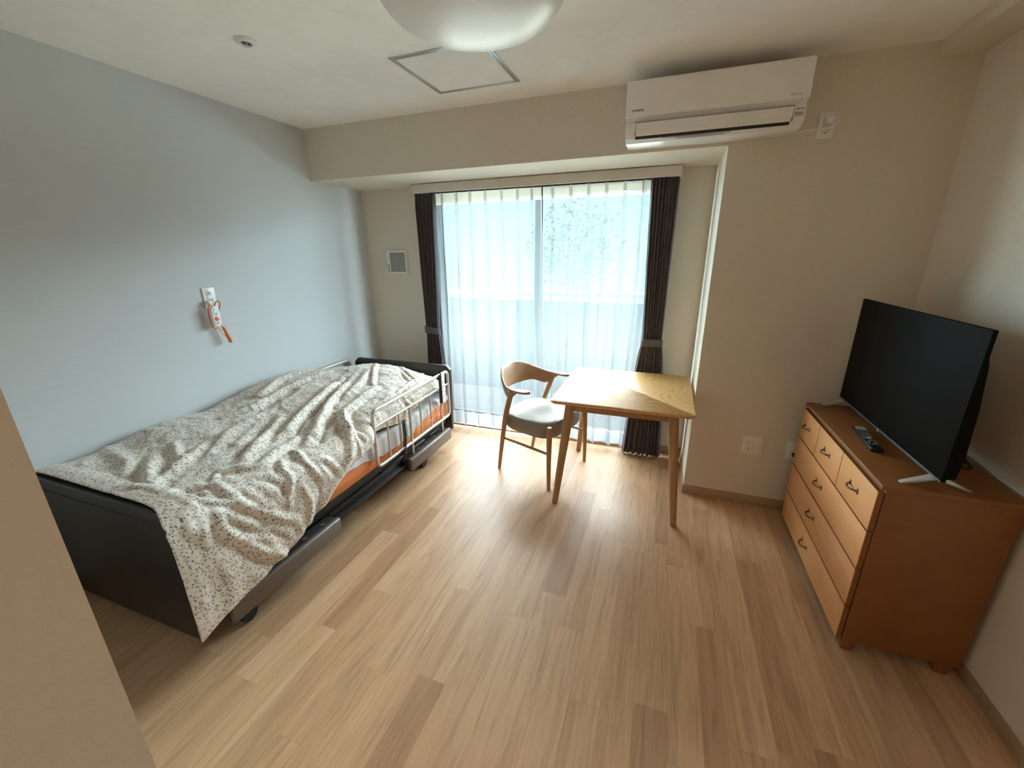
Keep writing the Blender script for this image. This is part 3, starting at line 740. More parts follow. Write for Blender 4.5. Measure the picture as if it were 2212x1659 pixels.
def drawer(ya, yb, za, zb, hy):
    mb = MB(); mb.box(-.022, -.019, ya + .0025, yb - .0025, za + .0035, zb - .0035, .0012); mb.box(-.019, -.003, ya + .003, yb - .003, za + .004, zb - .004, 0, mi=1)  # front edges take the wood with shade in its colour
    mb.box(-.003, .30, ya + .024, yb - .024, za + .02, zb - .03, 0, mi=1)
    d = part(mb, 'drawer', [M['dresser_front'], M['dresser_shaded']], e); handle(d, hy, (za + zb) / 2 + .005); return d
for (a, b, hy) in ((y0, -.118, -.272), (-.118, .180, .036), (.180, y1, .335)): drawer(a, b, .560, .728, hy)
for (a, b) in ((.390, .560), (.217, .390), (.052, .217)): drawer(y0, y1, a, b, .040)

# ------------------------------------------------------------------ television
TZ = .7552
e = empty('television', (3.475, -1.125, TZ), R(0), 'black flat television on a dresser near the right wall', 'television')
hw = .455; zb, zt_ = .040, .555
part(MB().box(-.004, .010, -hw, hw, zb, zt_, .003), 'screen_panel', M['screen'], e)
mb = MB()
pts = [(.010, zb + .004), (.040, zb + .010), (.046, zb + .08), (.038, zb + .26), (.024, zb + .40), (.010, zb + .46)]
mb.prism(pts, -hw + .012, hw - .012, 'y', .004); part(mb, 'back_cover', M['screen'], e)
part(MB().box(-.0065, -.003, -hw, hw, zb - .002, zb + .006, .0008), 'lower_bezel', M['darkgrey'], e)
mb = MB(); mb.lathe([(.0085, 0), (.0085, .0012), (.001, .0015)], 24, mat=Matrix.Translation((-.0064, .000, zb - .001)) @ Matrix.Rotation(R(-90), 4, 'Y')); part(mb, 'logo_badge', M['alum'], e)
for sy in (-1, 1):
    yc = sy * .405
    mb = MB()
    mb.prism([(.006, zb + .004), (-.002, zb + .002), (-.088, .0), (-.066, .0), (.008, zb - .012), (.095, 0), (.112, 0), (.020, zb + .004)], yc - .011, yc + .011, 'y', .0015)
    part(mb, 'foot', M['silver'], e)
# remote
e = empty('remote_control', (3.425, -1.155, TZ), R(-5), 'black remote control with a grey label lying on the dresser', 'remote control')
part(MB().box(-.022, .022, -.135, .125, .0, .017, .005, 3), 'body', M['black'], e)
part(MB().box(-.018, .018, .070, .112, .0168, .0178), 'label', M['lgrey'], e)
rs = random.Random(1)
for r_ in range(9):
    for c_ in (-.012, 0, .012):
        if rs.random() < .9: part(MB().box(c_ - .0042, c_ + .0042, .050 - r_ * .017 - .0035, .050 - r_ * .017 + .0035, .0168, .0186, .001), 'button', M['grey'], e)
part(MB().box(-.005, .007, -.024, -.016, .0170, .0190, .001), 'select_button', M['white'], e)
# tv cable
mb = MB(); mb.tube(catmull([(3.530, -1.20, .83), (3.56, -1.25, .775), (3.62, -1.30, .7595), (3.68, -1.34, .7595), (3.706, -1.20, .7595), (3.706, -1.0, .7595), (3.7195, -.9, .745), (3.7195, -.85, .5)], 8), .004, 8)
o = mb.build('television_cable', M['black'], None); tag(o, 'black cable lying on the dresser behind the television', 'cable')
# ------------------------------------------------------------------ care bed
BX0, BX1 = .055, .985; HBY = -.405; FBY = -2.432
e = empty('care_bed', (.52, -1.43, 0), 0, 'adjustable care bed with dark end boards along the grey-blue wall', 'bed')
def wp(mb, name, mat, parent=e, sharp=True): return mb.build(name, mat, parent, sharp=sharp)
for (ya, yb, zt2, zb2) in ((HBY, HBY + .034, .688, .135), (FBY - .028, FBY, .664, .085)):
    ch = .034
    BX1 = .985 if ya > -1 else .958
    if ya < -1: zt2 = .664
    o = wp(MB().prism([(BX0, zb2), (BX1 - .01, zb2), (BX1, zt2 - ch), (BX1 - ch, zt2), (BX0 + ch, zt2), (BX0, zt2 - ch)], ya, yb, 'y', .004), 'end_board', M['board'])
    o['label'] = 'dark board at the window end' if ya > -1 else 'dark board at the foot end'
    mb = MB(); mb.box(BX0 + .05, BX1 - .07, ya - .0012 if ya < -1 else ya - .0012, ya + .0005, zt2 - .050, zt2 - .046); mb.build('groove', M['darkvoid'], o)
# platform, base, lift arms, castors
mb = MB(); mb.box(.085, .935, -2.38, -.43, .205, .262, .004); wp(mb, 'platform', M['blackmat'])
mb = MB(); mb.box(.10, .14, -2.30, -.52, .095, .135, .003); mb.box(.885, .925, -2.30, -.52, .095, .135, .003)
for yy_ in (-2.28, -1.75, -1.15, -.56): mb.box(.14, .885, yy_ - .02, yy_ + .02, .10, .132, .003)
wp(mb, 'base_frame', M['blackmat'])
for (xa, xb, ya, yb) in ((.20, .24, -1.00, -.70), (.80, .84, -1.25, -1.19), (.80, .84, -2.05, -1.95), (.20, .24, -2.05, -1.95)):
    wp(MB().box(xa, xb, ya, yb, .135, .205, .003), 'lift_arm', M['blackmat'])

wp(MB().box(.62, .78, -1.60, -1.30, .125, .205, .01), 'motor_box', M['lgrey'])
wp(MB().box(.86, .905, -1.20, -.95, .140, .205, .006), 'motor_box', M['offwhite'])
for (x_, y_) in ((.915, -.82), (.915, -2.27), (.13, -.82), (.13, -2.27)):
    mb = MB(); mb.lathe([(.034, -.011), (.038, -.007), (.038, .007), (.034, .011)], 24, mat=Matrix.Translation((x_, y_, .0385)) @ Matrix.Rotation(R(90), 4, 'Y'))
    mb.lathe([(.034, -.011), (.038, -.007), (.038, .007), (.034, .011)], 24, mat=Matrix.Translation((x_ + .030, y_, .0385)) @ Matrix.Rotation(R(90), 4, 'Y'))
    mb.box(x_ + .006, x_ + .024, y_ - .020, y_ + .030, .045, .098, .006)
    wp(mb, 'castor', M['rubber'])
# side rail boxes
for (ya, yb) in ((-1.085, -.520), (-2.375, -1.765)):
    mb = MB(); mb.prism([(1.005, .112), (1.028, .118), (1.030, .200), (1.022, .208), (1.005, .208)], ya, yb, 'y', .002); f = wp(mb, 'side_cover', M['boardbrown'])
    mb = MB(); mb.prism([(.936, .135), (.9995, .112), (1.0045, .112), (1.0045, .200), (.936, .200)], ya + .001, yb - .001, 'y', .002); wp(mb, 'rail_socket_box', M['blackmat'])
    for yy_ in np.linspace(ya + .07, yb - .07, 5): wp(MB().lathe([(.014, 0), (.014, .0015), (.001, .0018)], 14, mat=Matrix.Translation((.975, float(yy_), .200))), 'socket_cap', M['darkgrey'])
wp(MB().box(.925, .982, -2.3745, -.45, .150, .166, .002).box(.938, .950, -1.76, -1.09, .166, .205, .002), 'side_beam', M['blackmat'])
# lower mattress edge in two tones
mb = MB(); mb.prism([(.075, .264), (.936, .264), (.942, .268), (.958, .322), (.952, .440), (.935, .455), (.075, .455)], -2.40, -.425, 'y', .004)
mt = tag(wp(mb, 'mattress', M['mattress'], None), 'orange mattress on the care bed', 'mattress')
# sheet over the mattress: open drape on the room side
ny, nx = 150, 60; Q = np.zeros((ny, nx, 3)); rs = np.random.RandomState(4)
zbt = [(-2.40, .37), (-1.75, .375), (-1.543, .378), (-1.445, .363), (-1.345, .338), (-1.204, .327), (-1.057, .329), (-.958, .344), (-.853, .368), (-.774, .387), (-.602, .405), (-.52, .414), (-.42, .412)]
for i, y in enumerate(np.linspace(-2.395, -.430, ny)):
    zb2 = float(T(y, zbt)) if False else float(np.interp(y, [a for a, b in zbt], [b for a, b in zbt]))
    prof = np.array([(.080, .40), (.080, .4575), (.5, .463), (.90, .4625), (.945, .459), (.959, .447), (.9605, .42), (.9625, zb2)])
    for _ in range(2):
        a = prof[:-1] * .75 + prof[1:] * .25; b = prof[:-1] * .25 + prof[1:] * .75
        prof = np.concatenate([prof[:1], np.stack([a, b], 1).reshape(-1, 2), prof[-1:]])
    d = np.concatenate([[0], np.cumsum(np.hypot(*np.diff(prof, axis=0).T))]); s_ = np.concatenate([np.linspace(0, d[-1] - .14, 24), np.linspace(d[-1] - .135, d[-1], nx - 24)])
    Q[i, :, 0] = np.interp(s_, d, prof[:, 0]); Q[i, :, 2] = np.interp(s_, d, prof[:, 1]); Q[i, :, 1] = y
    hang = np.clip((s_ - (d[-1] - .12)) / .12, 0, 1)
    Q[i, :, 0] += hang * (.0025 * math.sin(y * 31) + .0015 * math.sin(y * 73 + 1)) + hang * .002
    Q[i, :, 2] += hang * .003 * np.sin(y * 47 + s_ * 20)
mb = MB(); mb.grid(Q); o = wp(mb, 'fitted_sheet', M['sheet'], None, sharp=False); tag(o, 'pale grey sheet laid over the orange mattress', 'sheet')
md = o.modifiers.new('thickness', 'SOLIDIFY'); md.thickness = .0025; md.offset = 1
# pillow
mb = MB(); nu, nv = 36, 24; vv = []; ff = []
for i in range(nv + 1):
    for j in range(nu):
        a = 2 * PI * j / nu; t = PI * i / nv - PI / 2; cx_, sx_ = math.cos(a), math.sin(a)
        rr_ = math.cos(t) ** .45 if abs(t) < PI / 2 - 1e-6 else 0
        vv.append((.60 + .325 * math.copysign(abs(cx_) ** .55, cx_) * rr_, -.66 + .175 * math.copysign(abs(sx_) ** .55, sx_) * rr_, .522 + .055 * math.sin(t) + .006 * math.sin(a * 3) * rr_))
for i in range(nv):
    for j in range(nu): ff.append([i * nu + j, i * nu + (j + 1) % nu, (i + 1) * nu + (j + 1) % nu, (i + 1) * nu + j])
mb.addraw(vv, ff, True); o = wp(mb, 'pillow', M['sheet'], None, sharp=False); tag(o, 'white pillow mostly hidden under the floral duvet at the bed head', 'pillow')

# safety rails
def rail(x, ya, yb, zb2, zt2, bars, posts, mid, label, name='bed_rail', post_z=.175):
    e = empty(name, (x, (ya + yb) / 2, .20), 0, label, 'bed rail')
    inv = Vector(e.location)
    def L(y, z): return Vector((x, y, z)) - inv
    loop = fillet([L(ya, zb2), L(ya, zt2), L(yb, zt2), L(yb, zb2)], .045, 6, closed=True)
    part(MB().tube(loop, .0115, 14, closed=True), 'frame', M['tube'], e)
    part(MB().tube([L(ya + .01, mid), L(yb - .01, mid)], .0065, 10), 'cross_bar', M['tube'], e)
    for y in bars: part(MB().tube([L(y, zb2), L(y, mid)], .0068, 10), 'bar', M['tube'], e)
    for y in posts: part(MB().tube([L(y, mid), L(y, post_z)], .0098, 12), 'post', M['tube'], e)
    return e
rail(.985, -1.372, -.448, .292, .660, (-1.242, -1.120, -.865, -.729, -.495), (-.996, -.577), .556, 'champagne metal side rail on the room side of the bed', post_z=.196)
rail(.036, -1.372, -.452, .30, .676, (-1.242, -1.12, -.865, -.729, -.495), (-.996, -.577), .60, 'metal side rail between the bed and the grey-blue wall', post_z=.16)

# hand controller hooked over the rail
e = empty('bed_hand_controller', (.985, -.585, .56), R(0), 'black and white bed hand controller hanging from the room side rail', 'hand controller')
part(MB().box(-.006, .018, -.022, .022, -.115, .112, .006, mat=Matrix.Translation((.016, 0, 0))), 'back_shell', M['black'], e)
part(MB().box(.034, .040, -.0215, .0215, -.112, .108, .003), 'face_plate', M['white'], e)
for k in range(4):
    z = .055 - k * .038
    for s_ in (-1, 1): part(MB().box(.0395, .0418, s_ * .010 - .006, s_ * .010 + .006, z - .008, z + .008, .001), 'button', M['lgrey'], e)
part(MB().tube(fillet([(.022, 0, .095), (.020, 0, .122), (-.014, 0, .122), (-.016, 0, .085)], .012, 4), .006, 8), 'hook', M['black'], e)
# coiled cord
pts = []; turns = 26
for k in range(turns * 14 + 1):
    t = k / (turns * 14); a = 2 * PI * turns * t; c0 = Vector((1.006, -1.100, .50)).lerp(Vector((1.010, -1.134, .235)), t) + Vector((0, .012 * math.sin(PI * t), 0))
    pts.append(c0 + Vector((.0095 * math.cos(a), .0095 * math.sin(a), 0)))
mb = MB(); mb.tube(pts, .0033, 6)
mb.tube(catmull([tuple(pts[-1]), (1.008, -1.134, .225), (1.00, -1.125, .212), (.975, -1.10, .212)], 6), .003, 6)
o = mb.build('coiled_cord', M['rubber'], None); tag(o, 'black coiled cord hanging down beside the room side rail', 'cord')
mb = MB(); mb.tube(catmull([(1.010, -.590, .452), (1.004, -.62, .41), (1.002, -.67, .378), (1.003, -.76, .365), (1.003, -.894, .401), (1.004, -1.0, .447), (1.004, -1.085, .498)], 10), .0024, 8)
o = mb.build('thin_cable', M['grey'], None); tag(o, 'thin grey cable sagging across the rail bars', 'cable')

# duvet
def T(y, tab):
    a = np.array(sorted(tab)); return np.interp(y, a[:, 0], a[:, 1])
Z_L = [(-2.50, .676), (-2.42, .677), (-2.32, .660), (-2.20, .668), (-2.03, .695), (-1.9, .70), (-1.73, .68), (-1.53, .708), (-1.33, .742), (-1.10, .748), (-.94, .728), (-.78, .68), (-.60, .62), (-.46, .56)]
Z_C = [(-2.50, .676), (-2.42, .677), (-2.30, .655), (-2.10, .655), (-1.80, .668), (-1.50, .69), (-1.2, .715), (-1.0, .735), (-.85, .752), (-.70, .748), (-.60, .715), (-.52, .66), (-.46, .60)]
Z_R = [(-2.50, .668), (-2.42, .672), (-2.30, .645), (-2.0, .625), (-1.7, .60), (-1.5, .605), (-1.38, .625), (-1.2, .655), (-1.0, .67), (-.8, .675), (-.66, .665), (-.55, .63), (-.46, .57)]
Z_B = [(-2.50, .160), (-2.39, .20), (-2.25, .22), (-2.09, .25), (-1.98, .30), (-1.85, .35), (-1.75, .40), (-1.62, .46), (-1.47, .485), (-1.42, .50), (-1.36, .52), (-1.27, .51), (-1.15, .48), (-1.04, .455), (-.95, .47), (-.88, .51), (-.75, .525), (-.6, .53), (-.46, .50)]
X_H = [(-2.5, 1.030), (-1.44, 1.030), (-1.36, .968), (-1.2, .957), (-.46, .950)]
NY, NS = 230, 190
def duvet_base():
    P = np.zeros((NY, NS, 3)); S = np.zeros((NY, NS))
    ys = np.linspace(-.475, -2.505, NY)
    for i, y in enumerate(ys):
        ye = max(y, -2.425)                       # the top stops inside the foot board
        zl, zc, zr, zb, xh = (float(T(y, t)) for t in (Z_L, Z_C, Z_R, Z_B, X_H))
        top_y = y if y > -2.36 else -2.36 - (-2.36 - y) * .57
        pts = [(.018, .50, top_y), (.022, zl - .06, top_y), (.060, zl - .012, top_y), (.12, zl + .004, top_y), (.30, (zl + zc) / 2 + .004, top_y), (.50, zc, top_y), (.72, (zc + zr) / 2 + .006, top_y), (.86, zr + .004, top_y), (.93, zr - .008, top_y * .6 + y * .4), (xh - .018, zr - .035, y), (xh, zr - .085, y), (xh + .004, (zr + zb) / 2 - .02, y), (xh, zb, y)]
        q = np.array(pts)
        for _ in range(3):                        # corner cutting
            a = q[:-1] * .75 + q[1:] * .25; b = q[:-1] * .25 + q[1:] * .75
            q = np.concatenate([q[:1], np.stack([a, b], 1).reshape(-1, 3), q[-1:]])
        d = np.concatenate([[0], np.cumsum(np.linalg.norm(np.diff(q, axis=0), axis=1))])
        s = np.linspace(0, d[-1], NS)
        for k in range(3):
            P[i, :, (0, 2, 1)[k]] = np.interp(s, d, q[:, k])
        S[i] = s
    for _ in range(3):
        P[1:-1] = (P[:-2] + P[1:-1] * 2 + P[2:]) / 4
    return P, S

FOLDS = [
    ([[0.02, -1.929, 0.56], [0.545, -2.275, 0.655], [0.668, -2.36, 0.665]], 22, 24, 'r'),
    ([[0.019, -2.053, 0.531], [0.509, -2.301, 0.657], [0.644, -2.36, 0.665]], -12, 18, 'r'),
    ([[0.494, -2.0, 0.661], [0.572, -2.15, 0.654], [0.632, -2.266, 0.655], [0.692, -2.353, 0.663]], 16, 22, 'r'),
    ([[0.364, -2.062, 0.671], [0.488, -2.124, 0.657], [0.564, -2.15, 0.654]], 12, 14, 'r'),
    ([[0.863, -2.266, 0.645], [0.837, -2.301, 0.65], [0.822, -2.36, 0.66]], -22, 18, 'c'),
    ([[0.888, -2.23, 0.639], [1.014, -2.239, 0.593], [1.031, -2.168, 0.512], [1.033, -2.062, 0.403], [1.033, -2.026, 0.38]], 20, 16, 'c'),
    ([[0.845, -2.212, 0.644], [0.807, -2.177, 0.645], [0.795, -2.159, 0.645]], 9, 10, 'c'),
    ([[0.886, -2.353, 0.653], [0.958, -2.319, 0.631], [1.007, -2.266, 0.603], [1.026, -2.204, 0.561]], 16, 13, 'c'),
    ([[0.615, -2.391, 0.674], [0.726, -2.365, 0.666], [0.848, -2.365, 0.66], [0.92, -2.367, 0.649], [0.969, -2.377, 0.637]], 16, 22, 'r'),
    ([[1.011, -2.337, 0.607], [1.027, -2.337, 0.562], [1.031, -2.328, 0.523], [1.033, -2.275, 0.448], [1.032, -2.212, 0.346], [1.03, -2.115, 0.245]], 26, 18, 'c'),
    ([[1.008, -2.319, 0.606], [1.024, -2.292, 0.573], [1.031, -2.248, 0.515], [1.033, -2.186, 0.438], [1.032, -2.15, 0.333]], 18, 15, 'c'),
    ([[1.033, -2.266, 0.449], [1.033, -2.221, 0.424], [1.033, -2.177, 0.368]], 14, 12, 'c'),
    ([[0.993, -2.387, 0.628], [1.027, -2.399, 0.574], [1.031, -2.399, 0.517]], 12, 16, 'r'),
    ([[0.965, -2.412, 0.644], [1.015, -2.433, 0.615], [1.027, -2.425, 0.578]], 12, 16, 'r'),
    ([[0.531, -1.158, 0.715], [0.584, -1.353, 0.691], [0.635, -1.521, 0.666], [0.688, -1.663, 0.649], [0.734, -1.805, 0.639]], 20, 22, 'r'),
    ([[0.532, -1.042, 0.726], [0.654, -1.432, 0.672], [0.691, -1.592, 0.652], [0.766, -1.716, 0.631]], -16, 16, 'r'),
    ([[0.597, -1.131, 0.711], [0.692, -1.406, 0.668], [0.771, -1.556, 0.635], [0.849, -1.672, 0.609]], 18, 18, 'r'),
    ([[0.788, -1.069, 0.686], [0.797, -1.228, 0.669], [0.811, -1.379, 0.643], [0.83, -1.432, 0.63], [0.907, -1.503, 0.601], [0.979, -1.565, 0.579], [1.033, -1.654, 0.505], [1.032, -1.725, 0.453], [1.031, -1.805, 0.408], [1.03, -1.858, 0.347]], 24, 20, 'r'),
    ([[0.166, -1.007, 0.74], [0.163, -1.264, 0.743], [0.244, -1.486, 0.711], [0.024, -1.521, 0.627]], 14, 20, 'r'),
    ([[0.333, -0.989, 0.738], [0.308, -1.273, 0.729], [0.324, -1.486, 0.705], [0.337, -1.627, 0.689], [0.298, -1.769, 0.681]], 14, 18, 'r'),
    ([[0.377, -1.344, 0.717], [0.413, -1.601, 0.688], [0.438, -1.769, 0.674]], -12, 18, 'r'),
    ([[0.92, -1.955, 0.614], [0.98, -2.0, 0.6], [1.012, -2.0, 0.579], [1.029, -2.035, 0.531], [1.033, -2.053, 0.462]], 20, 15, 'c'),
    ([[1.002, -1.849, 0.576], [1.012, -1.787, 0.561], [1.033, -1.743, 0.493], [1.033, -1.734, 0.463]], 14, 13, 'r'),
    ([[1.021, -1.84, 0.55], [1.03, -1.822, 0.515], [1.033, -1.796, 0.462]], 14, 12, 'r'),
    ([[0.884, -1.849, 0.612], [1.012, -1.884, 0.57], [1.033, -1.831, 0.475]], 16, 15, 'r'),
    ([[0.894, -1.503, 0.604], [0.972, -1.512, 0.583], [1.024, -1.494, 0.538]], 18, 12, 'c'),
    ([[0.901, -1.512, 0.602], [1.006, -1.548, 0.564], [1.03, -1.565, 0.469]], 12, 12, 'r'),
    ([[0.502, -0.679, 0.732], [0.626, -0.874, 0.731], [0.733, -1.033, 0.701]], 12, 14, 'r'),
    ([[0.669, -0.599, 0.691], [0.787, -0.697, 0.693], [0.92, -0.785, 0.665]], 14, 11, 'c'),
    ([[0.658, -0.626, 0.702], [0.796, -0.776, 0.696], [0.899, -0.838, 0.671]], -10, 10, 'r'),
    ([[0.812, -0.528, 0.629], [0.906, -0.847, 0.67], [0.922, -1.007, 0.66], [0.936, -1.051, 0.636]], 15, 9, 'c'),
    ([[0.918, -0.67, 0.657], [0.933, -0.865, 0.652], [0.936, -0.98, 0.641]], -10, 8, 'r'),
    ([[0.933, -0.643, 0.633], [0.941, -0.883, 0.623], [0.948, -1.016, 0.604]], 9, 8, 'c'),
    ([[0.914, -1.273, 0.636], [0.925, -1.113, 0.65], [0.935, -1.016, 0.643]], 12, 11, 'c'),
    ([[0.93, -1.361, 0.616], [0.941, -1.193, 0.616], [0.945, -1.007, 0.611]], -9, 12, 'r'),
    ([[0.95, -1.025, 0.596], [0.958, -0.98, 0.541], [0.955, -0.936, 0.478]], -12, 12, 'r'),
    ([[0.954, -0.98, 0.582], [0.954, -0.892, 0.503]], 14, 10, 'r'),
    ([[0.456, -1.672, 0.679], [0.49, -1.867, 0.666], [0.608, -2.071, 0.653]], 12, 26, 'r'),
    ([[0.587, -1.636, 0.667], [0.706, -1.884, 0.645], [0.822, -2.079, 0.638]], 14, 22, 'r'),
    ([[0.534, -1.663, 0.672], [0.675, -1.938, 0.649], [0.724, -2.044, 0.647]], -12, 20, 'r'),
    ([[0.799, -1.752, 0.624], [0.844, -1.929, 0.626], [0.882, -2.035, 0.627], [0.799, -2.142, 0.644]], 14, 18, 'r'),
    ([[0.969, -2.106, 0.611], [1.017, -2.071, 0.578], [1.031, -2.044, 0.504]], -14, 16, 'r'),
    ([[0.979, -2.186, 0.613], [1.025, -2.168, 0.559], [1.031, -2.115, 0.505]], 12, 14, 'r'),
    ([[1.03, -1.964, 0.519], [1.033, -1.938, 0.414], [1.03, -1.964, 0.314]], 14, 16, 'r'),
    ([[1.031, -1.893, 0.504], [1.032, -1.876, 0.414], [1.03, -1.929, 0.32]], -10, 14, 'r'),
    ([[1.032, -2.026, 0.372], [1.03, -2.009, 0.295], [1.03, -2.062, 0.263]], 12, 14, 'r'),
    ([[1.032, -2.399, 0.476], [1.032, -2.354, 0.327], [1.03, -2.381, 0.217]], 10, 30, 'r'),
    ([[1.031, -2.452, 0.514], [1.033, -2.461, 0.377], [1.031, -2.47, 0.213]], 8, 30, 'r'),
    ([[1.033, -2.292, 0.43], [1.032, -2.23, 0.303], [1.03, -2.159, 0.237]], -14, 20, 'r'),
    ([[0.206, -2.337, 0.666], [0.018, -2.142, 0.5], [0.622, -2.31, 0.657]], 8, 26, 'r'),
    ([[0.043, -2.177, 0.638], [0.335, -2.248, 0.662], [0.545, -2.337, 0.661]], 9, 24, 'r'),
    ([[0.7, -1.282, 0.682], [0.669, -1.113, 0.704], [0.581, -0.856, 0.739]], 10, 20, 'r'),
    ([[0.361, -1.459, 0.705], [0.388, -1.61, 0.688], [0.391, -1.734, 0.677]], -8, 16, 'r'),
    ([[1.032, -2.195, 0.476], [1.033, -2.168, 0.409], [1.031, -2.088, 0.315]], -14, 14, 'r'),
    ([[1.031, -2.124, 0.267], [1.032, -2.177, 0.344]], 12, 14, 'r'),
    ([[0.913, -1.716, 0.596], [0.833, -1.592, 0.615], [0.804, -1.45, 0.634]], -12, 18, 'r'),
    ([[0.87, -1.76, 0.608], [0.784, -1.61, 0.629], [0.737, -1.441, 0.654]], 12, 16, 'r'),
]

P, S = duvet_base()
dPy = np.gradient(P, axis=0); dPs = np.gradient(P, axis=1); N = np.cross(dPs, dPy); N /= np.linalg.norm(N, axis=2, keepdims=True) + 1e-9
if N[NY // 2, NS // 2, 2] < 0: N = -N
F3 = P.reshape(-1, 3); disp = np.zeros(len(F3))
for pl, a, wd, typ in FOLDS:
    pl = np.array([tuple(v) for v in catmull(pl, 5)]); w_ = wd / 1000.; best = np.full(len(F3), 9.); tpar = np.zeros(len(F3))
    seg = len(pl) - 1
    for k in range(seg):
        A, B = pl[k], pl[k + 1]; AB = B - A; t = np.clip(((F3 - A) @ AB) / (AB @ AB + 1e-12), 0, 1)
        dd = np.linalg.norm(F3 - (A + t[:, None] * AB), axis=1); m = dd < best; best[m] = dd[m]; tpar[m] = (k + t[m]) / seg
    fade = .35 + .65 * np.sin(np.clip(tpar, .02, .98) * PI) ** .5
    g = np.exp(-(best / w_) ** 1.5) if typ == 'r' else np.exp(-best / (w_ * .75))
    trough = np.exp(-((best - 2.1 * w_) / (w_ * 1.0)) ** 2) * .25
    disp += a / 1000. * 1.5 * fade * (g - trough * np.sign(a) * np.sign(a))
# soft secondary puckers
def smooth_noise(seed_, fy, fs, shear=0.):
    rs = np.random.RandomState(seed_); out = np.zeros((NY, NS)); Yg = P[:, :, 1]; Sg = S
    for k in range(26):
        th = rs.uniform(0, PI); ky = math.cos(th) * fy * rs.uniform(.6, 1.5); ks = math.sin(th) * fs * rs.uniform(.6, 1.5)
        out += np.sin(Yg * ky + Sg * ks + rs.uniform(0, 6.28) + 1.2 * np.sin(Yg * fy * .35 + k) + 1.1 * np.sin(Sg * fs * .3 + k * 2))
    return out / 26 ** .5
n1 = smooth_noise(1, 22, 22); n2 = smooth_noise(2, 48, 48); n3 = smooth_noise(7, 95, 95)
rid = 1 - np.abs(np.tanh(n1 * 1.6)); rid2 = 1 - np.abs(np.tanh(n2 * 1.5))
extra = .0035 * (rid - .5) + .0032 * n1 + .0030 * (rid2 - .5) + .0010 * n3
mask = np.ones((NY, NS)); disp = disp.reshape(NY, NS) + extra
x_, y_, z_ = P[..., 0], P[..., 1], P[..., 2]
disp = np.where(x_ < .10, disp * np.clip((x_ - .02) / .08, .12, 1), disp)                     # against the wall
hangm = np.clip((x_ - .95) / .03, 0, 1); disp = disp * (1 - .45 * hangm)
inr = ((y_ > -1.42) & (x_ > .90)); disp = np.where(inr, np.clip(disp, -.01, .004), disp)           # behind the rail
nearfoot = (y_ < -2.35) & (x_ < .99); disp = np.where(nearfoot, np.clip(disp, .0, .012), disp)
P2 = P + N * disp[..., None]
P2[..., 0] = np.where((P2[..., 1] < -2.40) & (z_ < .655) & (x_ > .99), np.maximum(P2[..., 0], 1.006), P2[..., 0])
dl = np.linalg.norm(np.diff(P, axis=0), axis=2); VV = np.concatenate([np.zeros((1, NS)), np.cumsum(dl, axis=0)]); UV = np.stack([S, VV], -1)
mb = MB(); mb.grid(P2, UV); o = mb.build('duvet', M['duvet'], None, sharp=False)
tag(o, 'rumpled cream duvet with small brown floral print covering the bed', 'duvet')
md = o.modifiers.new('thickness', 'SOLIDIFY'); md.thickness = .008; md.offset = -1
md = o.modifiers.new('smooth', 'SUBSURF'); md.levels = 1; md.render_levels = 1

# ------------------------------------------------------------------ outside the window
struct('ground', MB().box(-25, 30, 1.5, 45, -3.3, -3.0), M['ground'])
mb = MB(); mb.box(-.6, 4.2, .16, 1.45, -.20, -.04)
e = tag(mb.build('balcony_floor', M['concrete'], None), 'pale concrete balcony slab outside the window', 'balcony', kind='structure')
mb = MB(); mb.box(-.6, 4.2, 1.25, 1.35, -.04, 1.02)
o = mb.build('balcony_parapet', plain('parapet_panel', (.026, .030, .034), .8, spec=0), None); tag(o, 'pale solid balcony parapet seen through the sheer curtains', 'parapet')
mb = MB(); mb.box(-.6, 4.2, 1.22, 1.38, 1.09, 1.13, .008)
for k in range(9): mb.box(-.5 + k * .57, -.47 + k * .57, 1.285, 1.315, 1.02, 1.09)
wp(mb, 'handrail', plain('painted_rail', (.09, .095, .10), .8, spec=.0), o)
mb = MB(); mb.box(-.6, 4.2, .16, 1.85, 2.46, 2.64)  # unseen overhang, added to cut the steep skylight near the window
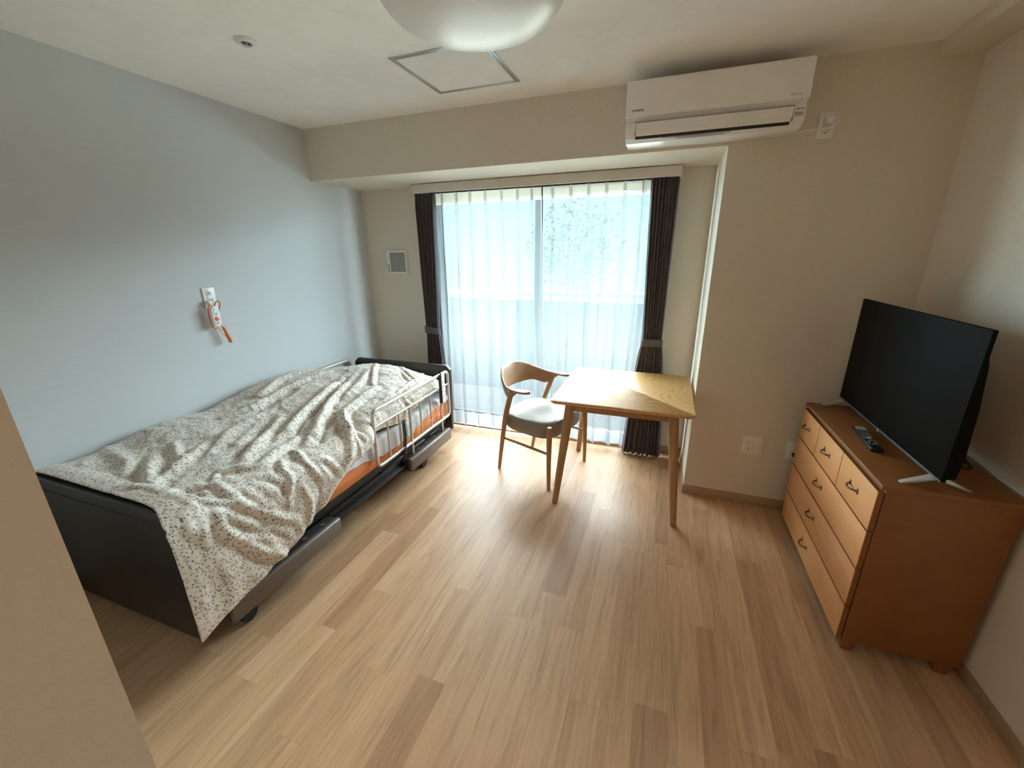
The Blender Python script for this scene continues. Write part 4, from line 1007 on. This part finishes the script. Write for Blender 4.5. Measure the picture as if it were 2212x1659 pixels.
tag(mb.build('added_sky_blocker', M['concrete'], None), None, None, kind='structure')
dimmer = MB(); rs = np.random.RandomState(11); nx, ny = 60, 14; Q = np.zeros((ny, nx, 3))  # invented dark slope, added to dim the view behind the sheers
for i in range(ny):
    for j in range(nx):
        x = -30 + 64 * j / (nx - 1); t = i / (ny - 1)
        Q[i, j] = (x, 20 + 14 * t + rs.uniform(-.3, .3), -3.05 + 9.6 * (t ** .8) + .35 * math.sin(x * .9) * t + rs.uniform(-.25, .25) * (t > 0))
dimmer.grid(Q); o = dimmer.build('added_view_dimmer', M['leaf'], None, sharp=False); o['kind'] = 'structure'
def tree(loc, h, r, seed_, label):
    rs = random.Random(seed_); e = empty('broadleaf_tree', loc, 0, label, 'tree', 'trees beyond the balcony')
    mb = MB(); mb.tube(catmull([(0, 0, 0), (.08, .05, h * .3), (-.05, .02, h * .6), (.05, 0, h * .85)], 5), [.16 - .12 * k / 15 for k in range(16)], 10)
    for k in range(7):
        a = rs.uniform(0, 6.28); z0 = h * rs.uniform(.4, .75); mb.tube([(0, 0, z0), (math.cos(a) * r * .4, math.sin(a) * r * .4, z0 + r * .35), (math.cos(a) * r * .75, math.sin(a) * r * .75, z0 + r * .5)], [.05, .03, .012], 6)
    part(mb, 'trunk', M['bark'], e)
    mb = MB()
    for k in range(1500):
        d = Vector((rs.gauss(0, 1), rs.gauss(0, 1), rs.gauss(0, .9))).normalized() * r * rs.uniform(.45, 1.05); c = Vector((0, 0, h * .72)) + d
        s_ = rs.uniform(.07, .14); u = Vector((rs.uniform(-1, 1), rs.uniform(-1, 1), rs.uniform(-1, 1))).normalized(); v_ = u.orthogonal().normalized()
        mb.addraw([c - u * s_, c + v_ * s_ * .5, c + u * s_, c - v_ * s_ * .5], [[0, 1, 2, 3]], False)
    part(mb, 'foliage', M['leaf'], e)
tree((4.6, 12, -3), 7.2, 2.2, 1, 'leafy tree right of the window, seen faintly through the sheer')
tree((-1.2, 15, -3), 6.6, 2.0, 2, 'leafy tree left of the window, seen faintly through the sheer')
